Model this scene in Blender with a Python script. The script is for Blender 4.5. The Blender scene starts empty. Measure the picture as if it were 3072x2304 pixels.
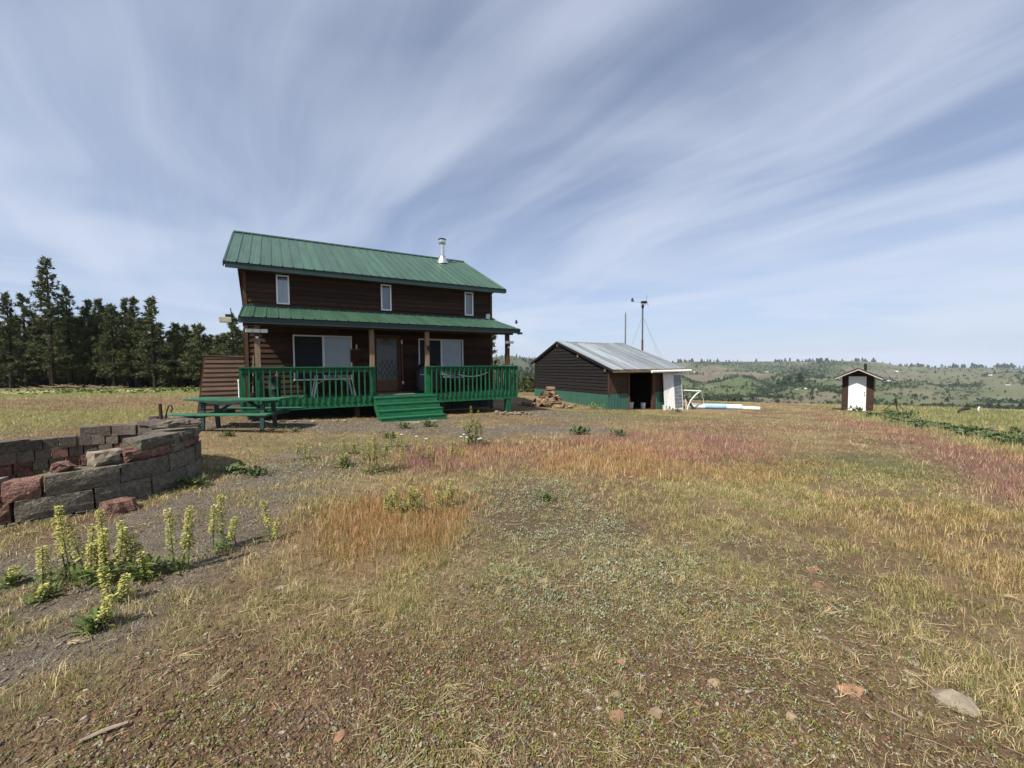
import bpy, math, random
import numpy as np
from mathutils import Vector, Matrix

# ------------------------------------------------------------------ camera, sky, sun, exposure
SC = bpy.context.scene
C = SC.collection
R = math.radians
random.seed(7)
NP = np.random.RandomState(11)

SUN_AZ, SUN_EL = 215.0, 53.0           # clockwise from +Y
CAM_Z = 1.6
_p, _r = 0.0447, 0.0069
cam_d = bpy.data.cameras.new('camera')
cam_d.lens = 14.354
cam_d.sensor_width = 36
cam_d.clip_start = 0.05
cam_d.clip_end = 12000
cam = bpy.data.objects.new('camera', cam_d)
C.objects.link(cam)
F0 = Vector((0, math.cos(_p), -math.sin(_p)))
U0 = Vector((0, math.sin(_p), math.cos(_p)))
R0 = Vector((1, 0, 0))
RX = R0 * math.cos(_r) - U0 * math.sin(_r)
UX = R0 * math.sin(_r) + U0 * math.cos(_r)
mw = Matrix((RX, UX, -F0)).transposed().to_4x4()
mw.translation = (0, 0, CAM_Z)
cam.matrix_world = mw
SC.camera = cam

world = bpy.data.worlds.new('World')
SC.world = world
world.use_nodes = True


def build_sky():
    nt = world.node_tree
    N, L = nt.nodes, nt.links
    bg = N['Background']
    bg.inputs[1].default_value = 0.09
    sky = N.new('ShaderNodeTexSky')
    sky.sky_type = 'NISHITA'
    sky.sun_disc = False
    sky.sun_elevation = R(SUN_EL)
    sky.sun_rotation = R(SUN_AZ)
    sky.altitude = 1200
    sky.air_density = 1.0
    sky.dust_density = 0.6
    sky.ozone_density = 1.6
    tc = N.new('ShaderNodeTexCoord')
    sep = N.new('ShaderNodeSeparateXYZ')
    L.new(tc.outputs['Generated'], sep.inputs[0])

    def math_(op, a, b=None, c=None):
        n = N.new('ShaderNodeMath')
        n.operation = op
        for i, s in enumerate((a, b, c)):
            if s is None:
                continue
            if isinstance(s, (int, float)):
                n.inputs[i].default_value = s
            else:
                L.new(s, n.inputs[i])
        return n.outputs[0]
    # project the view direction on a cloud layer
    zz = math_('MAXIMUM', math_('ADD', sep.outputs[2], 0.13), 0.05)
    px = math_('DIVIDE', sep.outputs[0], zz)
    py = math_('DIVIDE', sep.outputs[1], zz)
    com = N.new('ShaderNodeCombineXYZ')
    L.new(px, com.inputs[0])
    L.new(py, com.inputs[1])
    rot = N.new('ShaderNodeMapping')
    rot.inputs['Rotation'].default_value = (0, 0, R(-34))   # streak axis
    L.new(com.outputs[0], rot.inputs[0])

    wn = N.new('ShaderNodeTexNoise')                # slow warp so the streaks bend and thin out unevenly
    wn.inputs['Scale'].default_value = .55
    wn.inputs['Detail'].default_value = 2
    L.new(rot.outputs[0], wn.inputs['Vector'])
    wsub = N.new('ShaderNodeVectorMath')
    wsub.operation = 'SUBTRACT'
    wsub.inputs[1].default_value = (.5, .5, .5)
    L.new(wn.outputs['Color'], wsub.inputs[0])
    wmul = N.new('ShaderNodeVectorMath')
    wmul.operation = 'MULTIPLY_ADD'
    wmul.inputs[1].default_value = (.6, .6, 0)
    L.new(wsub.outputs[0], wmul.inputs[0])
    L.new(rot.outputs[0], wmul.inputs[2])

    def noise(scale, stretch, detail, rough, dist, off=0.0):
        m = N.new('ShaderNodeMapping')
        m.inputs['Scale'].default_value = stretch
        m.inputs['Location'].default_value = (off, off * .37, off * .11)
        L.new(wmul.outputs[0], m.inputs[0])
        t = N.new('ShaderNodeTexNoise')
        t.inputs['Scale'].default_value = scale
        t.inputs['Detail'].default_value = detail
        t.inputs['Roughness'].default_value = rough
        t.inputs['Distortion'].default_value = dist
        L.new(m.outputs[0], t.inputs['Vector'])
        return t.outputs[0]

    def ramp(s, a, b):
        n = N.new('ShaderNodeMapRange')
        n.interpolation_type = 'SMOOTHSTEP'
        n.inputs['From Min'].default_value = a
        n.inputs['From Max'].default_value = b
        L.new(s, n.inputs['Value'])
        return n.outputs[0]
    a = noise(1.0, (1.15, .26, 1), 3, .42, .9, 15.2)      # broad streaks
    b = noise(1.0, (2.4, .55, 1), 4, .5, 1.0, 9.7)       # finer streaks
    c = noise(1.0, (.75, .55, 1), 3, .5, 1.2, 11.1)         # big patches
    d = noise(3.0, (2.6, .38, 1), 8, .66, .7, 1.7)        # wisps
    m1 = math_('ADD', math_('MULTIPLY', a, .48), math_('MULTIPLY', b, .16))
    m2 = math_('ADD', math_('MULTIPLY', c, .40), math_('MULTIPLY', d, .09))
    cov = ramp(math_('ADD', m1, m2), .42, .74)
    low = math_('SUBTRACT', 1.0, ramp(sep.outputs[2], -.02, .30))          # thin haze toward the horizon, all round
    veil = math_('ADD', math_('MULTIPLY', cov, .60), .20)
    bm = N.new('ShaderNodeMapping')
    bm.inputs['Scale'].default_value = (1.7, 1.7, 15)
    bm.inputs["Location"].default_value = (5.1, 3.4, .8)
    L.new(tc.outputs['Generated'], bm.inputs[0])
    bt = N.new('ShaderNodeTexNoise')
    bt.inputs['Scale'].default_value = 1.0
    bt.inputs['Detail'].default_value = 6
    bt.inputs['Roughness'].default_value = .55
    bt.inputs['Distortion'].default_value = .4
    L.new(bm.outputs[0], bt.inputs['Vector'])
    near_hor = math_('SUBTRACT', 1.0, ramp(sep.outputs[2], .06, .24))
    bank = math_('MULTIPLY', ramp(bt.outputs[0], .47, .60), near_hor)
    veil = math_('MULTIPLY', veil, math_('SUBTRACT', 1.0, math_('MULTIPLY', near_hor, .45)))
    veil = math_('ADD', veil, math_('MULTIPLY', math_('SUBTRACT', 1.0, veil), math_('MULTIPLY', bank, .7)))
    mix = N.new('ShaderNodeMix')
    mix.data_type = 'RGBA'
    L.new(veil, mix.inputs[0])
    hzm = N.new('ShaderNodeMix')
    hzm.data_type = 'RGBA'
    L.new(math_('MULTIPLY', low, .80), hzm.inputs[0])
    L.new(sky.outputs[0], hzm.inputs[6])
    hzm.inputs[7].default_value = (3.55, 4.6, 6.1, 1)
    tone = N.new('ShaderNodeMix')
    tone.data_type = 'RGBA'
    tone.blend_type = 'MULTIPLY'
    tone.inputs[0].default_value = 1
    L.new(hzm.outputs[2], tone.inputs[6])
    tone.inputs[7].default_value = (1.05, 1.0, 1.03, 1)
    L.new(tone.outputs[2], mix.inputs[6])
    mix.inputs[7].default_value = (5.5, 6.05, 7.2, 1)
    L.new(mix.outputs[2], bg.inputs[0])


build_sky()
sun_d = bpy.data.lights.new('sun', 'SUN')
sun_d.energy = 5.0
sun_d.angle = R(0.6)
sun_d.color = (1.0, .94, .83)
sun = bpy.data.objects.new('sun', sun_d)
C.objects.link(sun)
_az, _el = R(SUN_AZ), R(SUN_EL)
SUNV = Vector((math.sin(_az) * math.cos(_el), math.cos(_az) * math.cos(_el), math.sin(_el)))
sun.rotation_euler = SUNV.to_track_quat('Z', 'Y').to_euler()
sun.location = (-30, -30, 60)
vs = SC.view_settings
vs.view_transform = 'Standard'
vs.look = 'None'
vs.exposure = 0.5
vs.gamma = 1.0
vs.use_curve_mapping = False
SC.cycles.max_bounces = 6
SC.cycles.diffuse_bounces = 3
SC.cycles.transparent_max_bounces = 12


# ------------------------------------------------------------------ helpers
def sock(bsdf, name):
    return bsdf.inputs[name]


def mat(name, col, rough=.75, metal=0, var=.25, scale=5, stretch=(1, 1, 1), bump=.25, bscale=None, rnd=0.0, col2=None, spec=.3, bdist=.01):
    m = bpy.data.materials.new(name)
    m.use_nodes = True
    nt = m.node_tree
    N, L = nt.nodes, nt.links
    b = N['Principled BSDF']
    b.inputs['Roughness'].default_value = rough
    b.inputs['Metallic'].default_value = metal
    b.inputs['Specular IOR Level'].default_value = spec
    tc = N.new('ShaderNodeTexCoord')
    oi = N.new('ShaderNodeObjectInfo')
    mp = N.new('ShaderNodeMapping')
    mp.inputs['Scale'].default_value = stretch
    L.new(tc.outputs['Object'], mp.inputs[0])
    mul = N.new('ShaderNodeMath')
    mul.operation = 'MULTIPLY'
    mul.inputs[1].default_value = 31.0 if rnd else 0.0
    L.new(oi.outputs['Random'], mul.inputs[0])
    cmb = N.new('ShaderNodeCombineXYZ')
    for i in range(3):
        L.new(mul.outputs[0], cmb.inputs[i])
    L.new(cmb.outputs[0], mp.inputs['Location'])
    t = N.new('ShaderNodeTexNoise')
    t.inputs['Scale'].default_value = scale
    t.inputs['Detail'].default_value = 7
    t.inputs['Roughness'].default_value = .62
    L.new(mp.outputs[0], t.inputs['Vector'])
    rp = N.new('ShaderNodeValToRGB')
    c2 = col2 or tuple(min(1, x * (1 + var)) for x in col)
    rp.color_ramp.elements[0].position = .3
    rp.color_ramp.elements[1].position = .7
    rp.color_ramp.elements[0].color = tuple(x * (1 - var) for x in col) + (1,)
    rp.color_ramp.elements[1].color = tuple(c2) + (1,)
    L.new(t.outputs[0], rp.inputs[0])
    out = rp.outputs[0]
    if rnd:
        mr = N.new('ShaderNodeMapRange')
        mr.inputs['To Min'].default_value = 1 - rnd
        mr.inputs['To Max'].default_value = 1 + rnd
        L.new(oi.outputs['Random'], mr.inputs['Value'])
        mx = N.new('ShaderNodeMix')
        mx.data_type = 'RGBA'
        mx.blend_type = 'MULTIPLY'
        mx.inputs[0].default_value = 1
        L.new(out, mx.inputs[6])
        L.new(mr.outputs[0], mx.inputs[7])
        out = mx.outputs[2]
    L.new(out, b.inputs['Base Color'])
    if bump:
        t2 = N.new('ShaderNodeTexNoise')
        t2.inputs['Scale'].default_value = bscale or scale * 3
        t2.inputs['Detail'].default_value = 6
        L.new(mp.outputs[0], t2.inputs['Vector'])
        bp = N.new('ShaderNodeBump')
        bp.inputs['Strength'].default_value = bump
        bp.inputs['Distance'].default_value = bdist
        L.new(t2.outputs[0], bp.inputs['Height'])
        L.new(bp.outputs[0], b.inputs['Normal'])
    return m


def attr_mat(name, rough=.85, trans=.0, nscale=40, nvar=.25, bump=0, bscale=60, bdist=.02):
    m = bpy.data.materials.new(name)
    m.use_nodes = True
    nt = m.node_tree
    N, L = nt.nodes, nt.links
    b = N['Principled BSDF']
    b.inputs['Roughness'].default_value = rough
    b.inputs['Specular IOR Level'].default_value = .15
    at = N.new('ShaderNodeAttribute')
    at.attribute_name = 'Col'
    col = at.outputs['Color']
    if nvar:
        tc = N.new('ShaderNodeTexCoord')
        t = N.new('ShaderNodeTexNoise')
        t.inputs['Scale'].default_value = nscale
        t.inputs['Detail'].default_value = 8
        t.inputs['Roughness'].default_value = .7
        L.new(tc.outputs['Object'], t.inputs['Vector'])
        mr = N.new('ShaderNodeMapRange')
        mr.inputs['From Min'].default_value = .3
        mr.inputs['From Max'].default_value = .7
        mr.inputs['To Min'].default_value = 1 - nvar
        mr.inputs['To Max'].default_value = 1 + nvar
        L.new(t.outputs[0], mr.inputs['Value'])
        mx = N.new('ShaderNodeMix')
        mx.data_type = 'RGBA'
        mx.blend_type = 'MULTIPLY'
        mx.inputs[0].default_value = 1
        L.new(col, mx.inputs[6])
        L.new(mr.outputs[0], mx.inputs[7])
        col = mx.outputs[2]
        if bump:
            t2 = N.new('ShaderNodeTexNoise')
            t2.inputs['Scale'].default_value = bscale
            t2.inputs['Detail'].default_value = 8
            t2.inputs['Roughness'].default_value = .65
            L.new(tc.outputs['Object'], t2.inputs['Vector'])
            bp = N.new('ShaderNodeBump')
            bp.inputs['Strength'].default_value = bump
            bp.inputs['Distance'].default_value = bdist
            L.new(t2.outputs[0], bp.inputs['Height'])
            L.new(bp.outputs[0], b.inputs['Normal'])
    L.new(col, b.inputs['Base Color'])
    if trans:
        tr = N.new('ShaderNodeBsdfTranslucent')
        L.new(col, tr.inputs[0])
        ms = N.new('ShaderNodeMixShader')
        ms.inputs[0].default_value = trans
        L.new(b.outputs[0], ms.inputs[1])
        L.new(tr.outputs[0], ms.inputs[2])
        L.new(ms.outputs[0], N['Material Output'].inputs[0])
    return m


def glass_mat(name, tint=(.75, .8, .82), refl=(.9, .95, 1), rough=.02):
    m = bpy.data.materials.new(name)
    m.use_nodes = True
    nt = m.node_tree
    N, L = nt.nodes, nt.links
    for n in list(N):
        if n.type == 'BSDF_PRINCIPLED':
            N.remove(n)
    tr = N.new('ShaderNodeBsdfTransparent')
    tr.inputs[0].default_value = tint + (1,)
    gl = N.new('ShaderNodeBsdfGlossy')
    gl.inputs[0].default_value = refl + (1,)
    gl.inputs['Roughness'].default_value = rough
    fr = N.new('ShaderNodeFresnel')
    fr.inputs[0].default_value = 1.55
    ms = N.new('ShaderNodeMixShader')
    L.new(fr.outputs[0], ms.inputs[0])
    L.new(tr.outputs[0], ms.inputs[1])
    L.new(gl.outputs[0], ms.inputs[2])
    L.new(ms.outputs[0], N['Material Output'].inputs[0])
    return m


def tag(o, label=None, cat=None, group=None, kind=None):
    if label:
        o['label'] = label
    if cat:
        o['category'] = cat
    if group:
        o['group'] = group
    if kind:
        o['kind'] = kind
    return o


def empty(name, loc, rz=0.0, label=None, cat=None, group=None):
    o = bpy.data.objects.new(name, None)
    o.empty_display_size = .1
    C.objects.link(o)
    o.location = loc
    o.rotation_euler = (0, 0, rz)
    return tag(o, label, cat, group, 'thing' if cat else None)


class MB:
    def __init__(s):
        s.v, s.f = [], []

    def add(s, vs_, fs):
        k = len(s.v)
        s.v += [tuple(p) for p in vs_]
        s.f += [tuple(i + k for i in q) for q in fs]
        return s

    def box(s, x0, x1, y0, y1, z0, z1):
        if x0 > x1: x0, x1 = x1, x0
        if y0 > y1: y0, y1 = y1, y0
        if z0 > z1: z0, z1 = z1, z0
        return s.add([(x0, y0, z0), (x1, y0, z0), (x1, y1, z0), (x0, y1, z0), (x0, y0, z1), (x1, y0, z1), (x1, y1, z1), (x0, y1, z1)],
                     [(0, 3, 2, 1), (4, 5, 6, 7), (0, 1, 5, 4), (1, 2, 6, 5), (2, 3, 7, 6), (3, 0, 4, 7)])

    def bar(s, p, q, w, t, up=(0, 0, 1)):
        p, q = Vector(p), Vector(q)
        d = (q - p).normalized()
        a = d.cross(Vector(up))
        if a.length < 1e-4:
            a = d.cross(Vector((1, 0, 0)))
        a.normalize()
        b = a.cross(d).normalized()
        a, b = a * w / 2, b * t / 2
        return s.add([p - a - b, p + a - b, p + a + b, p - a + b, q - a - b, q + a - b, q + a + b, q - a + b],
                     [(0, 3, 2, 1), (4, 5, 6, 7), (0, 1, 5, 4), (1, 2, 6, 5), (2, 3, 7, 6), (3, 0, 4, 7)])

    def tube(s, pts, r, n=8, caps=True):
        pts = [Vector(p) for p in pts]
        rs = r if isinstance(r, (list, tuple)) else [r] * len(pts)
        rings, prev = [], None
        k = len(s.v)
        for i, p in enumerate(pts):
            d = (pts[min(i + 1, len(pts) - 1)] - pts[max(i - 1, 0)]).normalized()
            a = prev if prev is not None else Vector((1, 0, 0) if abs(d.x) < .8 else (0, 1, 0))
            a = (a - d * a.dot(d)).normalized()
            prev = a
            b = d.cross(a)
            for j in range(n):
                t = 2 * math.pi * j / n
                s.v.append(tuple(p + (a * math.cos(t) + b * math.sin(t)) * rs[i]))
        for i in range(len(pts) - 1):
            for j in range(n):
                j2 = (j + 1) % n
                s.f.append((k + i * n + j, k + i * n + j2, k + (i + 1) * n + j2, k + (i + 1) * n + j))
        if caps:
            s.f.append(tuple(k + j for j in reversed(range(n))))
            s.f.append(tuple(k + (len(pts) - 1) * n + j for j in range(n)))
        return s

    def lathe(s, prof, c=(0, 0, 0), n=20):
        k = len(s.v)
        for (r, z) in prof:
            for j in range(n):
                t = 2 * math.pi * j / n
                s.v.append((c[0] + r * math.cos(t), c[1] + r * math.sin(t), c[2] + z))
        for i in range(len(prof) - 1):
            for j in range(n):
                j2 = (j + 1) % n
                s.f.append((k + i * n + j, k + i * n + j2, k + (i + 1) * n + j2, k + (i + 1) * n + j))
        s.f.append(tuple(k + j for j in reversed(range(n))))
        s.f.append(tuple(k + (len(prof) - 1) * n + j for j in range(n)))
        return s

    def prism(s, poly, ext):
        e = Vector(ext)
        n = len(poly)
        a = [Vector(p) for p in poly]
        return s.add(a + [p + e for p in a], [tuple(reversed(range(n))), tuple(range(n, 2 * n))] + [(i, (i + 1) % n, n + (i + 1) % n, n + i) for i in range(n)])

    def build(s, name, m, parent=None, smooth=False, bevel=0):
        me = bpy.data.meshes.new(name)
        me.from_pydata(s.v, [], s.f)
        o = bpy.data.objects.new(name, me)
        C.objects.link(o)
        if m:
            me.materials.append(m)
        if smooth:
            me.shade_smooth()
            if hasattr(me, 'set_sharp_from_angle'):
                me.set_sharp_from_angle(angle=R(40))
        if bevel:
            bv = o.modifiers.new('bevel', 'BEVEL')
            bv.width = bevel
            bv.segments = 2
            bv.limit_method = 'ANGLE'
        if parent is not None:
            o.parent = parent
        return o


def np_obj(name, V, F, col, m, kind='stuff', parent=None):
    me = bpy.data.meshes.new(name)
    V = np.ascontiguousarray(V, np.float32)
    F = np.ascontiguousarray(F, np.int32)
    me.vertices.add(len(V))
    me.vertices.foreach_set('co', V.ravel())
    k = F.shape[1]
    me.loops.add(F.size)
    me.loops.foreach_set('vertex_index', F.ravel())
    me.polygons.add(len(F))
    me.polygons.foreach_set('loop_start', np.arange(0, F.size, k, dtype=np.int32))
    me.update(calc_edges=True)
    if col is not None:
        at = me.attributes.new('Col', 'FLOAT_COLOR', 'POINT')
        c4 = np.ones((len(V), 4), np.float32)
        c4[:, :3] = col
        at.data.foreach_set('color', c4.ravel())
    me.materials.append(m)
    o = bpy.data.objects.new(name, me)
    C.objects.link(o)
    if kind:
        o['kind'] = kind
    if parent is not None:
        o.parent = parent
    return o


def copy_tree(o, parent=None):
    c = o.copy()
    C.objects.link(c)
    c.parent = parent
    for ch in o.children:
        copy_tree(ch, c)
    return c


def vnoise(x, y, seed=0):
    x = np.asarray(x, float)
    y = np.asarray(y, float)
    xi, yi = np.floor(x).astype(np.int64), np.floor(y).astype(np.int64)
    fx, fy = x - xi, y - yi
    fx, fy = fx * fx * (3 - 2 * fx), fy * fy * (3 - 2 * fy)

    def hsh(a, b):
        h = (a * 374761393 + b * 668265263 + seed * 982451653) & 0x7fffffff
        h = ((h ^ (h >> 13)) * 1274126177) & 0x7fffffff
        return ((h ^ (h >> 16)) & 0xffff) / 65535.0
    a, b = hsh(xi, yi), hsh(xi + 1, yi)
    c, d = hsh(xi, yi + 1), hsh(xi + 1, yi + 1)
    return (a * (1 - fx) + b * fx) * (1 - fy) + (c * (1 - fx) + d * fx) * fy


def fbm(x, y, seed=0, oct_=3):
    v, a, t = 0, 1, 0
    for i in range(oct_):
        v = v + a * vnoise(x * 2 ** i, y * 2 ** i, seed + i)
        t += a
        a *= .5
    return v / t


def sstep(x, a, b):
    t = np.clip((x - a) / (b - a), 0, 1)
    return t * t * (3 - 2 * t)


# ------------------------------------------------------------------ ground height
CT = np.array([(0, 0, 0), (-4, 4, 0), (4, 4, 0), (-8, 13, 0.02), (-6.75, 10.15, .10), (-7.6, 11.4, .06), (-5.8, 12.4, .0), (-3.1, 12.9, -.12), (-9, 22, -.2), (0, 15.9, -.19),
               (6.3, 22, -.86), (1.5, 25, -.47), (1.5, 31, -.5), (19.6, 23.7, -1.17), (13, 12, -.5), (8, 6, -.15), (-20, 15, -.1), (-20, 30, -.25), (-57, 50, -.25), (-46, 50, -.77),
               (-34, 50, -.7), (27, 30, -1.75), (18, 33, -1.45), (0, -15, .05), (-25, -10, 0), (25, -5, -.4), (30, 14, -1.3)], float)


def _tps():
    n = len(CT)
    d = np.hypot(CT[:, None, 0] - CT[None, :, 0], CT[:, None, 1] - CT[None, :, 1])
    K = np.where(d > 0, d * d * np.log(d + 1e-9), 0) + np.eye(n) * 3
    P = np.c_[np.ones(n), CT[:, :2]]
    A = np.block([[K, P], [P.T, np.zeros((3, 3))]])
    return np.linalg.solve(A, np.r_[CT[:, 2], 0, 0, 0])


TW = _tps()


def near_h(x, y):
    r = np.hypot(x, y)
    k = np.minimum(1, 62 / np.maximum(r, 1e-6))
    x, y = x * k, y * k
    z = TW[-3] + TW[-2] * x + TW[-1] * y
    for i in range(len(CT)):
        d2 = (x - CT[i, 0]) ** 2 + (y - CT[i, 1]) ** 2
        z = z + TW[i] * .5 * d2 * np.log(d2 + 1e-12)
    return z


TX = np.array([-9, -.3, -.046, .046, .134, .395, .83, .885, .95, 1.03, 1.25, 9])
SKYL = np.array([.02, .021, .023, .018, .014, .007, .006, .004, -.006, -.011, -.013, -.013])
EX = np.array([-9, .0, .07, .46, .87, 1.25, 9])
EDG = np.array([.05, .066, .07, .0906, .104, .115, .115])


def far_h(x, y):
    r = np.hypot(x, y)
    az = np.arctan2(x, y)
    tx = np.tan(np.clip(az, -1.3, 1.3))
    cosa = np.maximum(np.cos(az), .2)
    d = r * cosa                       # depth along the view axis
    e, s1 = np.interp(tx, EX, EDG), -np.interp(tx, TX, SKYL)
    u = np.log(np.maximum(d, 1) / 36)
    # hidden drop behind the hilltop edge
    t0 = np.clip(u / math.log(230 / 36), 0, 1)
    sA = e + .030 * np.sin(np.pi * np.clip(t0, 0, 1) ** .8) + .012 * t0
    t = np.clip(np.log(np.maximum(d, 230) / 230) / math.log(1800 / 230), 0, 1)
    wob = (fbm(az * 9 + 3, t * 4.5, 5, 3) - .5) * .075 * np.sin(np.pi * t) + (fbm(az * 26, t * 11, 9, 2) - .5) * .02 * np.sin(np.pi * t)
    sB = (e + .012) * (1 - t) ** 1.25 + s1 * (1 - (1 - t) ** 1.25) + wob
    s_ = np.where(d < 230, sA, sB)
    z = CAM_Z - d * s_
    zs = CAM_Z - 1800 * s1
    return np.where(d > 1800, zs - (d - 1800) * .06, z)


def H(x, y):
    x = np.asarray(x, float)
    y = np.asarray(y, float)
    r = np.hypot(x, y)
    az = np.degrees(np.arctan2(x, y))
    n = near_h(x, y)
    left = n - np.maximum(r - 62, 0) * .02
    w = sstep(az, -9, -1.5)
    w = np.where(az > 120, 1 - sstep(az, 120, 170), w)
    d = r * np.maximum(np.cos(np.radians(az)), .2)
    k = sstep(d, 27, 40)
    right = n * (1 - k) + far_h(x, y) * k
    rel = (fbm(x * 2.2, y * 2.2, 21, 3) - .5) * .05 * np.exp(-r / 25) + (fbm(x * 9, y * 9, 31, 2) - .5) * .022 * np.exp(-r / 6)
    return left * (1 - w) + right * w + rel


def hz(x, y):
    return float(H(np.array([x]), np.array([y]))[0])


# ------------------------------------------------------------------ ground cover masks (world x, y)
def ell(x, y, cx, cy, rx, ry, rot=0.0, soft=.5):
    c, s = math.cos(rot), math.sin(rot)
    dx, dy = x - cx, y - cy
    a, b = (dx * c + dy * s) / rx, (-dx * s + dy * c) / ry
    q = np.hypot(a, b) + (fbm(x * 1.3 / min(rx, 2), y * 1.3 / min(ry, 2), 77, 3) - .5) * .9
    return 1 - sstep(q, 1 - soft, 1 + soft)


def band(x, y, pts, w):
    best = np.full(np.shape(x), 1e9)
    for (ax, ay), (bx, by) in zip(pts[:-1], pts[1:]):
        vx, vy = bx - ax, by - ay
        t = np.clip(((x - ax) * vx + (y - ay) * vy) / (vx * vx + vy * vy), 0, 1)
        best = np.minimum(best, np.hypot(x - ax - t * vx, y - ay - t * vy))
    return 1 - sstep(best + (fbm(x * .9, y * .9, 41, 3) - .5) * w, w * .5, w * 1.15)


def masks(x, y):
    m = {}
    m['purple'] = np.clip(ell(x, y, -.8, 7.35, 1.35, 1.25) + ell(x, y, 3.4, 8.7, 2.3, 1.7, .3) + .9 * band(x, y, [(15.5, 19.6), (13.2, 14.5), (11.2, 10.5), (9, 7.2), (6.5, 4.6)], 1.3)
                          + .75 * ell(x, y, -24, 21, 9, 4.2) + .5 * ell(x, y, 7.5, 13.5, 3.4, 2.4), 0, 1)
    m['orange'] = np.clip(ell(x, y, -1.25, 4.3, .85, .95) + .7 * ell(x, y, 2.6, 6.6, 2.2, .9) + .6 * ell(x, y, 1.0, 7.6, 1.4, 1.2) + .5 * ell(x, y, 4.4, 3.4, 1.4, 1.3), 0, 1)
    m['gravel'] = np.clip(band(x, y, [(-8.2, 10.6), (-5.5, 10.9), (-3.4, 10.6), (-1, 10.4), (1.8, 11.2)], 1.2) + ell(x, y, -3.3, 4.6, 1.0, 2.6, .1) + ell(x, y, -3.6, 2.2, 1.5, 1.3)
                          + ell(x, y, -3.2, 12.2, 2.4, 1.0, .5) + .8 * ell(x, y, 1.8, 15.5, 2.2, 1.8), 0, 1)
    m['herb'] = np.clip(ell(x, y, .25, 4.5, 1.1, 1.7) + .8 * ell(x, y, -3.2, 6.2, .9, .7) + .6 * ell(x, y, 1.5, 3.0, 1.5, .8), 0, 1)
    m['olive'] = np.clip(ell(x, y, 5.7, 6.8, 2.0, 1.1, .3) + .8 * ell(x, y, 4.6, 16.8, 3.8, 2.6) + .7 * ell(x, y, -3.0, 8.4, 2.0, .9), 0, 1)
    m['lush'] = np.clip(band(x, y, [(24, 27), (17.6, 19.2), (15.0, 14.4), (12.9, 10.3), (12, 8)], 1.5) + sstep(x * .55 - y * .35 + 2 + 0 * x, 3.3, 5.5) * sstep(np.hypot(x, y), 20, 26), 0, 1)
    m['field'] = sstep(-x - .0 * y, 9.5, 13) * sstep(y, 6, 12)
    m['bare'] = np.clip(1 - sstep(np.hypot(x, y) + (fbm(x, y, 51, 3) - .5) * 1.5, 2.0, 3.7), 0, 1)
    return m


def ground_col(x, y):
    r = np.hypot(x, y)
    m = masks(x, y)
    n1, n2 = fbm(x * .7, y * .7, 61, 4), fbm(x * 3.1, y * 3.1, 67, 3)
    c = np.empty(x.shape + (3,))
    soil, tan = np.array([.140, .088, .054]), np.array([.235, .176, .097])
    c[:] = soil
    k = (sstep(n1, .35, .65) * .75 + .1)[..., None] * (1 - .75 * m['bare'][..., None])
    c = c * (1 - k) + tan * k
    for nm, col, w in (('olive', (.095, .095, .045), .8), ('herb', (.10, .078, .052), .6), ('orange', (.15, .092, .052), .7), ('purple', (.15, .082, .068), .75), ('lush', (.11, .125, .045), .85),
                       ('field', (.15, .145, .065), .7), ('gravel', (.135, .115, .092), .88)):
        k = (m[nm] * w)[..., None]
        c = c * (1 - k) + np.array(col) * k
    c *= (.8 + .4 * n2)[..., None]
    # far land: olive scrub, tan meadows
    az = np.arctan2(x, y)
    d = r * np.maximum(np.cos(az), .2)
    lr = np.log(np.maximum(d, 1))
    q = fbm(az * 11 + 5, lr * 5.0, 83, 4)
    q2 = fbm(az * 40, lr * 16, 91, 3)
    fc = np.array([.098, .125, .055]) * np.ones_like(c)
    kt = sstep(q, .50, .66)[..., None]
    fc = fc * (1 - kt) + np.array([.165, .145, .098]) * kt
    kg = (1 - sstep(q, .30, .44))[..., None]
    fc = fc * (1 - kg) + np.array([.070, .092, .048]) * kg
    gr = sstep(az, .72, .8)[..., None] * .6
    fc = fc * (1 - gr) + np.array([.118, .138, .068]) * gr
    wood = (1 - sstep(az, .12, .2))[..., None] * .8
    fc = fc * (1 - wood) + np.array([.07, .08, .05]) * wood
    fc *= (.55 + .5 * q2)[..., None]
    k = sstep(d, 60, 200)[..., None] * sstep(np.degrees(az), -6, -1)[..., None]
    return c * (1 - k) + fc * k


def build_ground():
    az = np.concatenate([np.radians(np.linspace(-76, 76, 420)), np.radians(np.linspace(76, 284, 26)[1:-1])])
    r = np.concatenate([[.02], np.geomspace(.5, 9, 130), np.geomspace(9, 60, 90)[1:], np.geomspace(60, 2600, 110)[1:]])
    A, Rr = np.meshgrid(az, r)
    X, Y = Rr * np.sin(A), Rr * np.cos(A)
    Z = H(X, Y)
    V = np.stack([X, Y, Z], -1).reshape(-1, 3)
    na, nr = len(az), len(r)
    i, j = np.meshgrid(np.arange(nr - 1), np.arange(na), indexing='ij')
    j2 = (j + 1) % na
    Fq = np.stack([i * na + j, (i + 1) * na + j, (i + 1) * na + j2, i * na + j2], -1).reshape(-1, 4)
    Fq = Fq[:, ::-1]
    col = ground_col(X.ravel(), Y.ravel())
    m = attr_mat('ground_soil', rough=.95, nscale=9, nvar=.35, bump=1.0, bscale=26, bdist=.05)
    o = np_obj('ground', V, Fq, col, m, kind='structure')
    o.data.shade_smooth()
    return o


build_ground()


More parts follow.
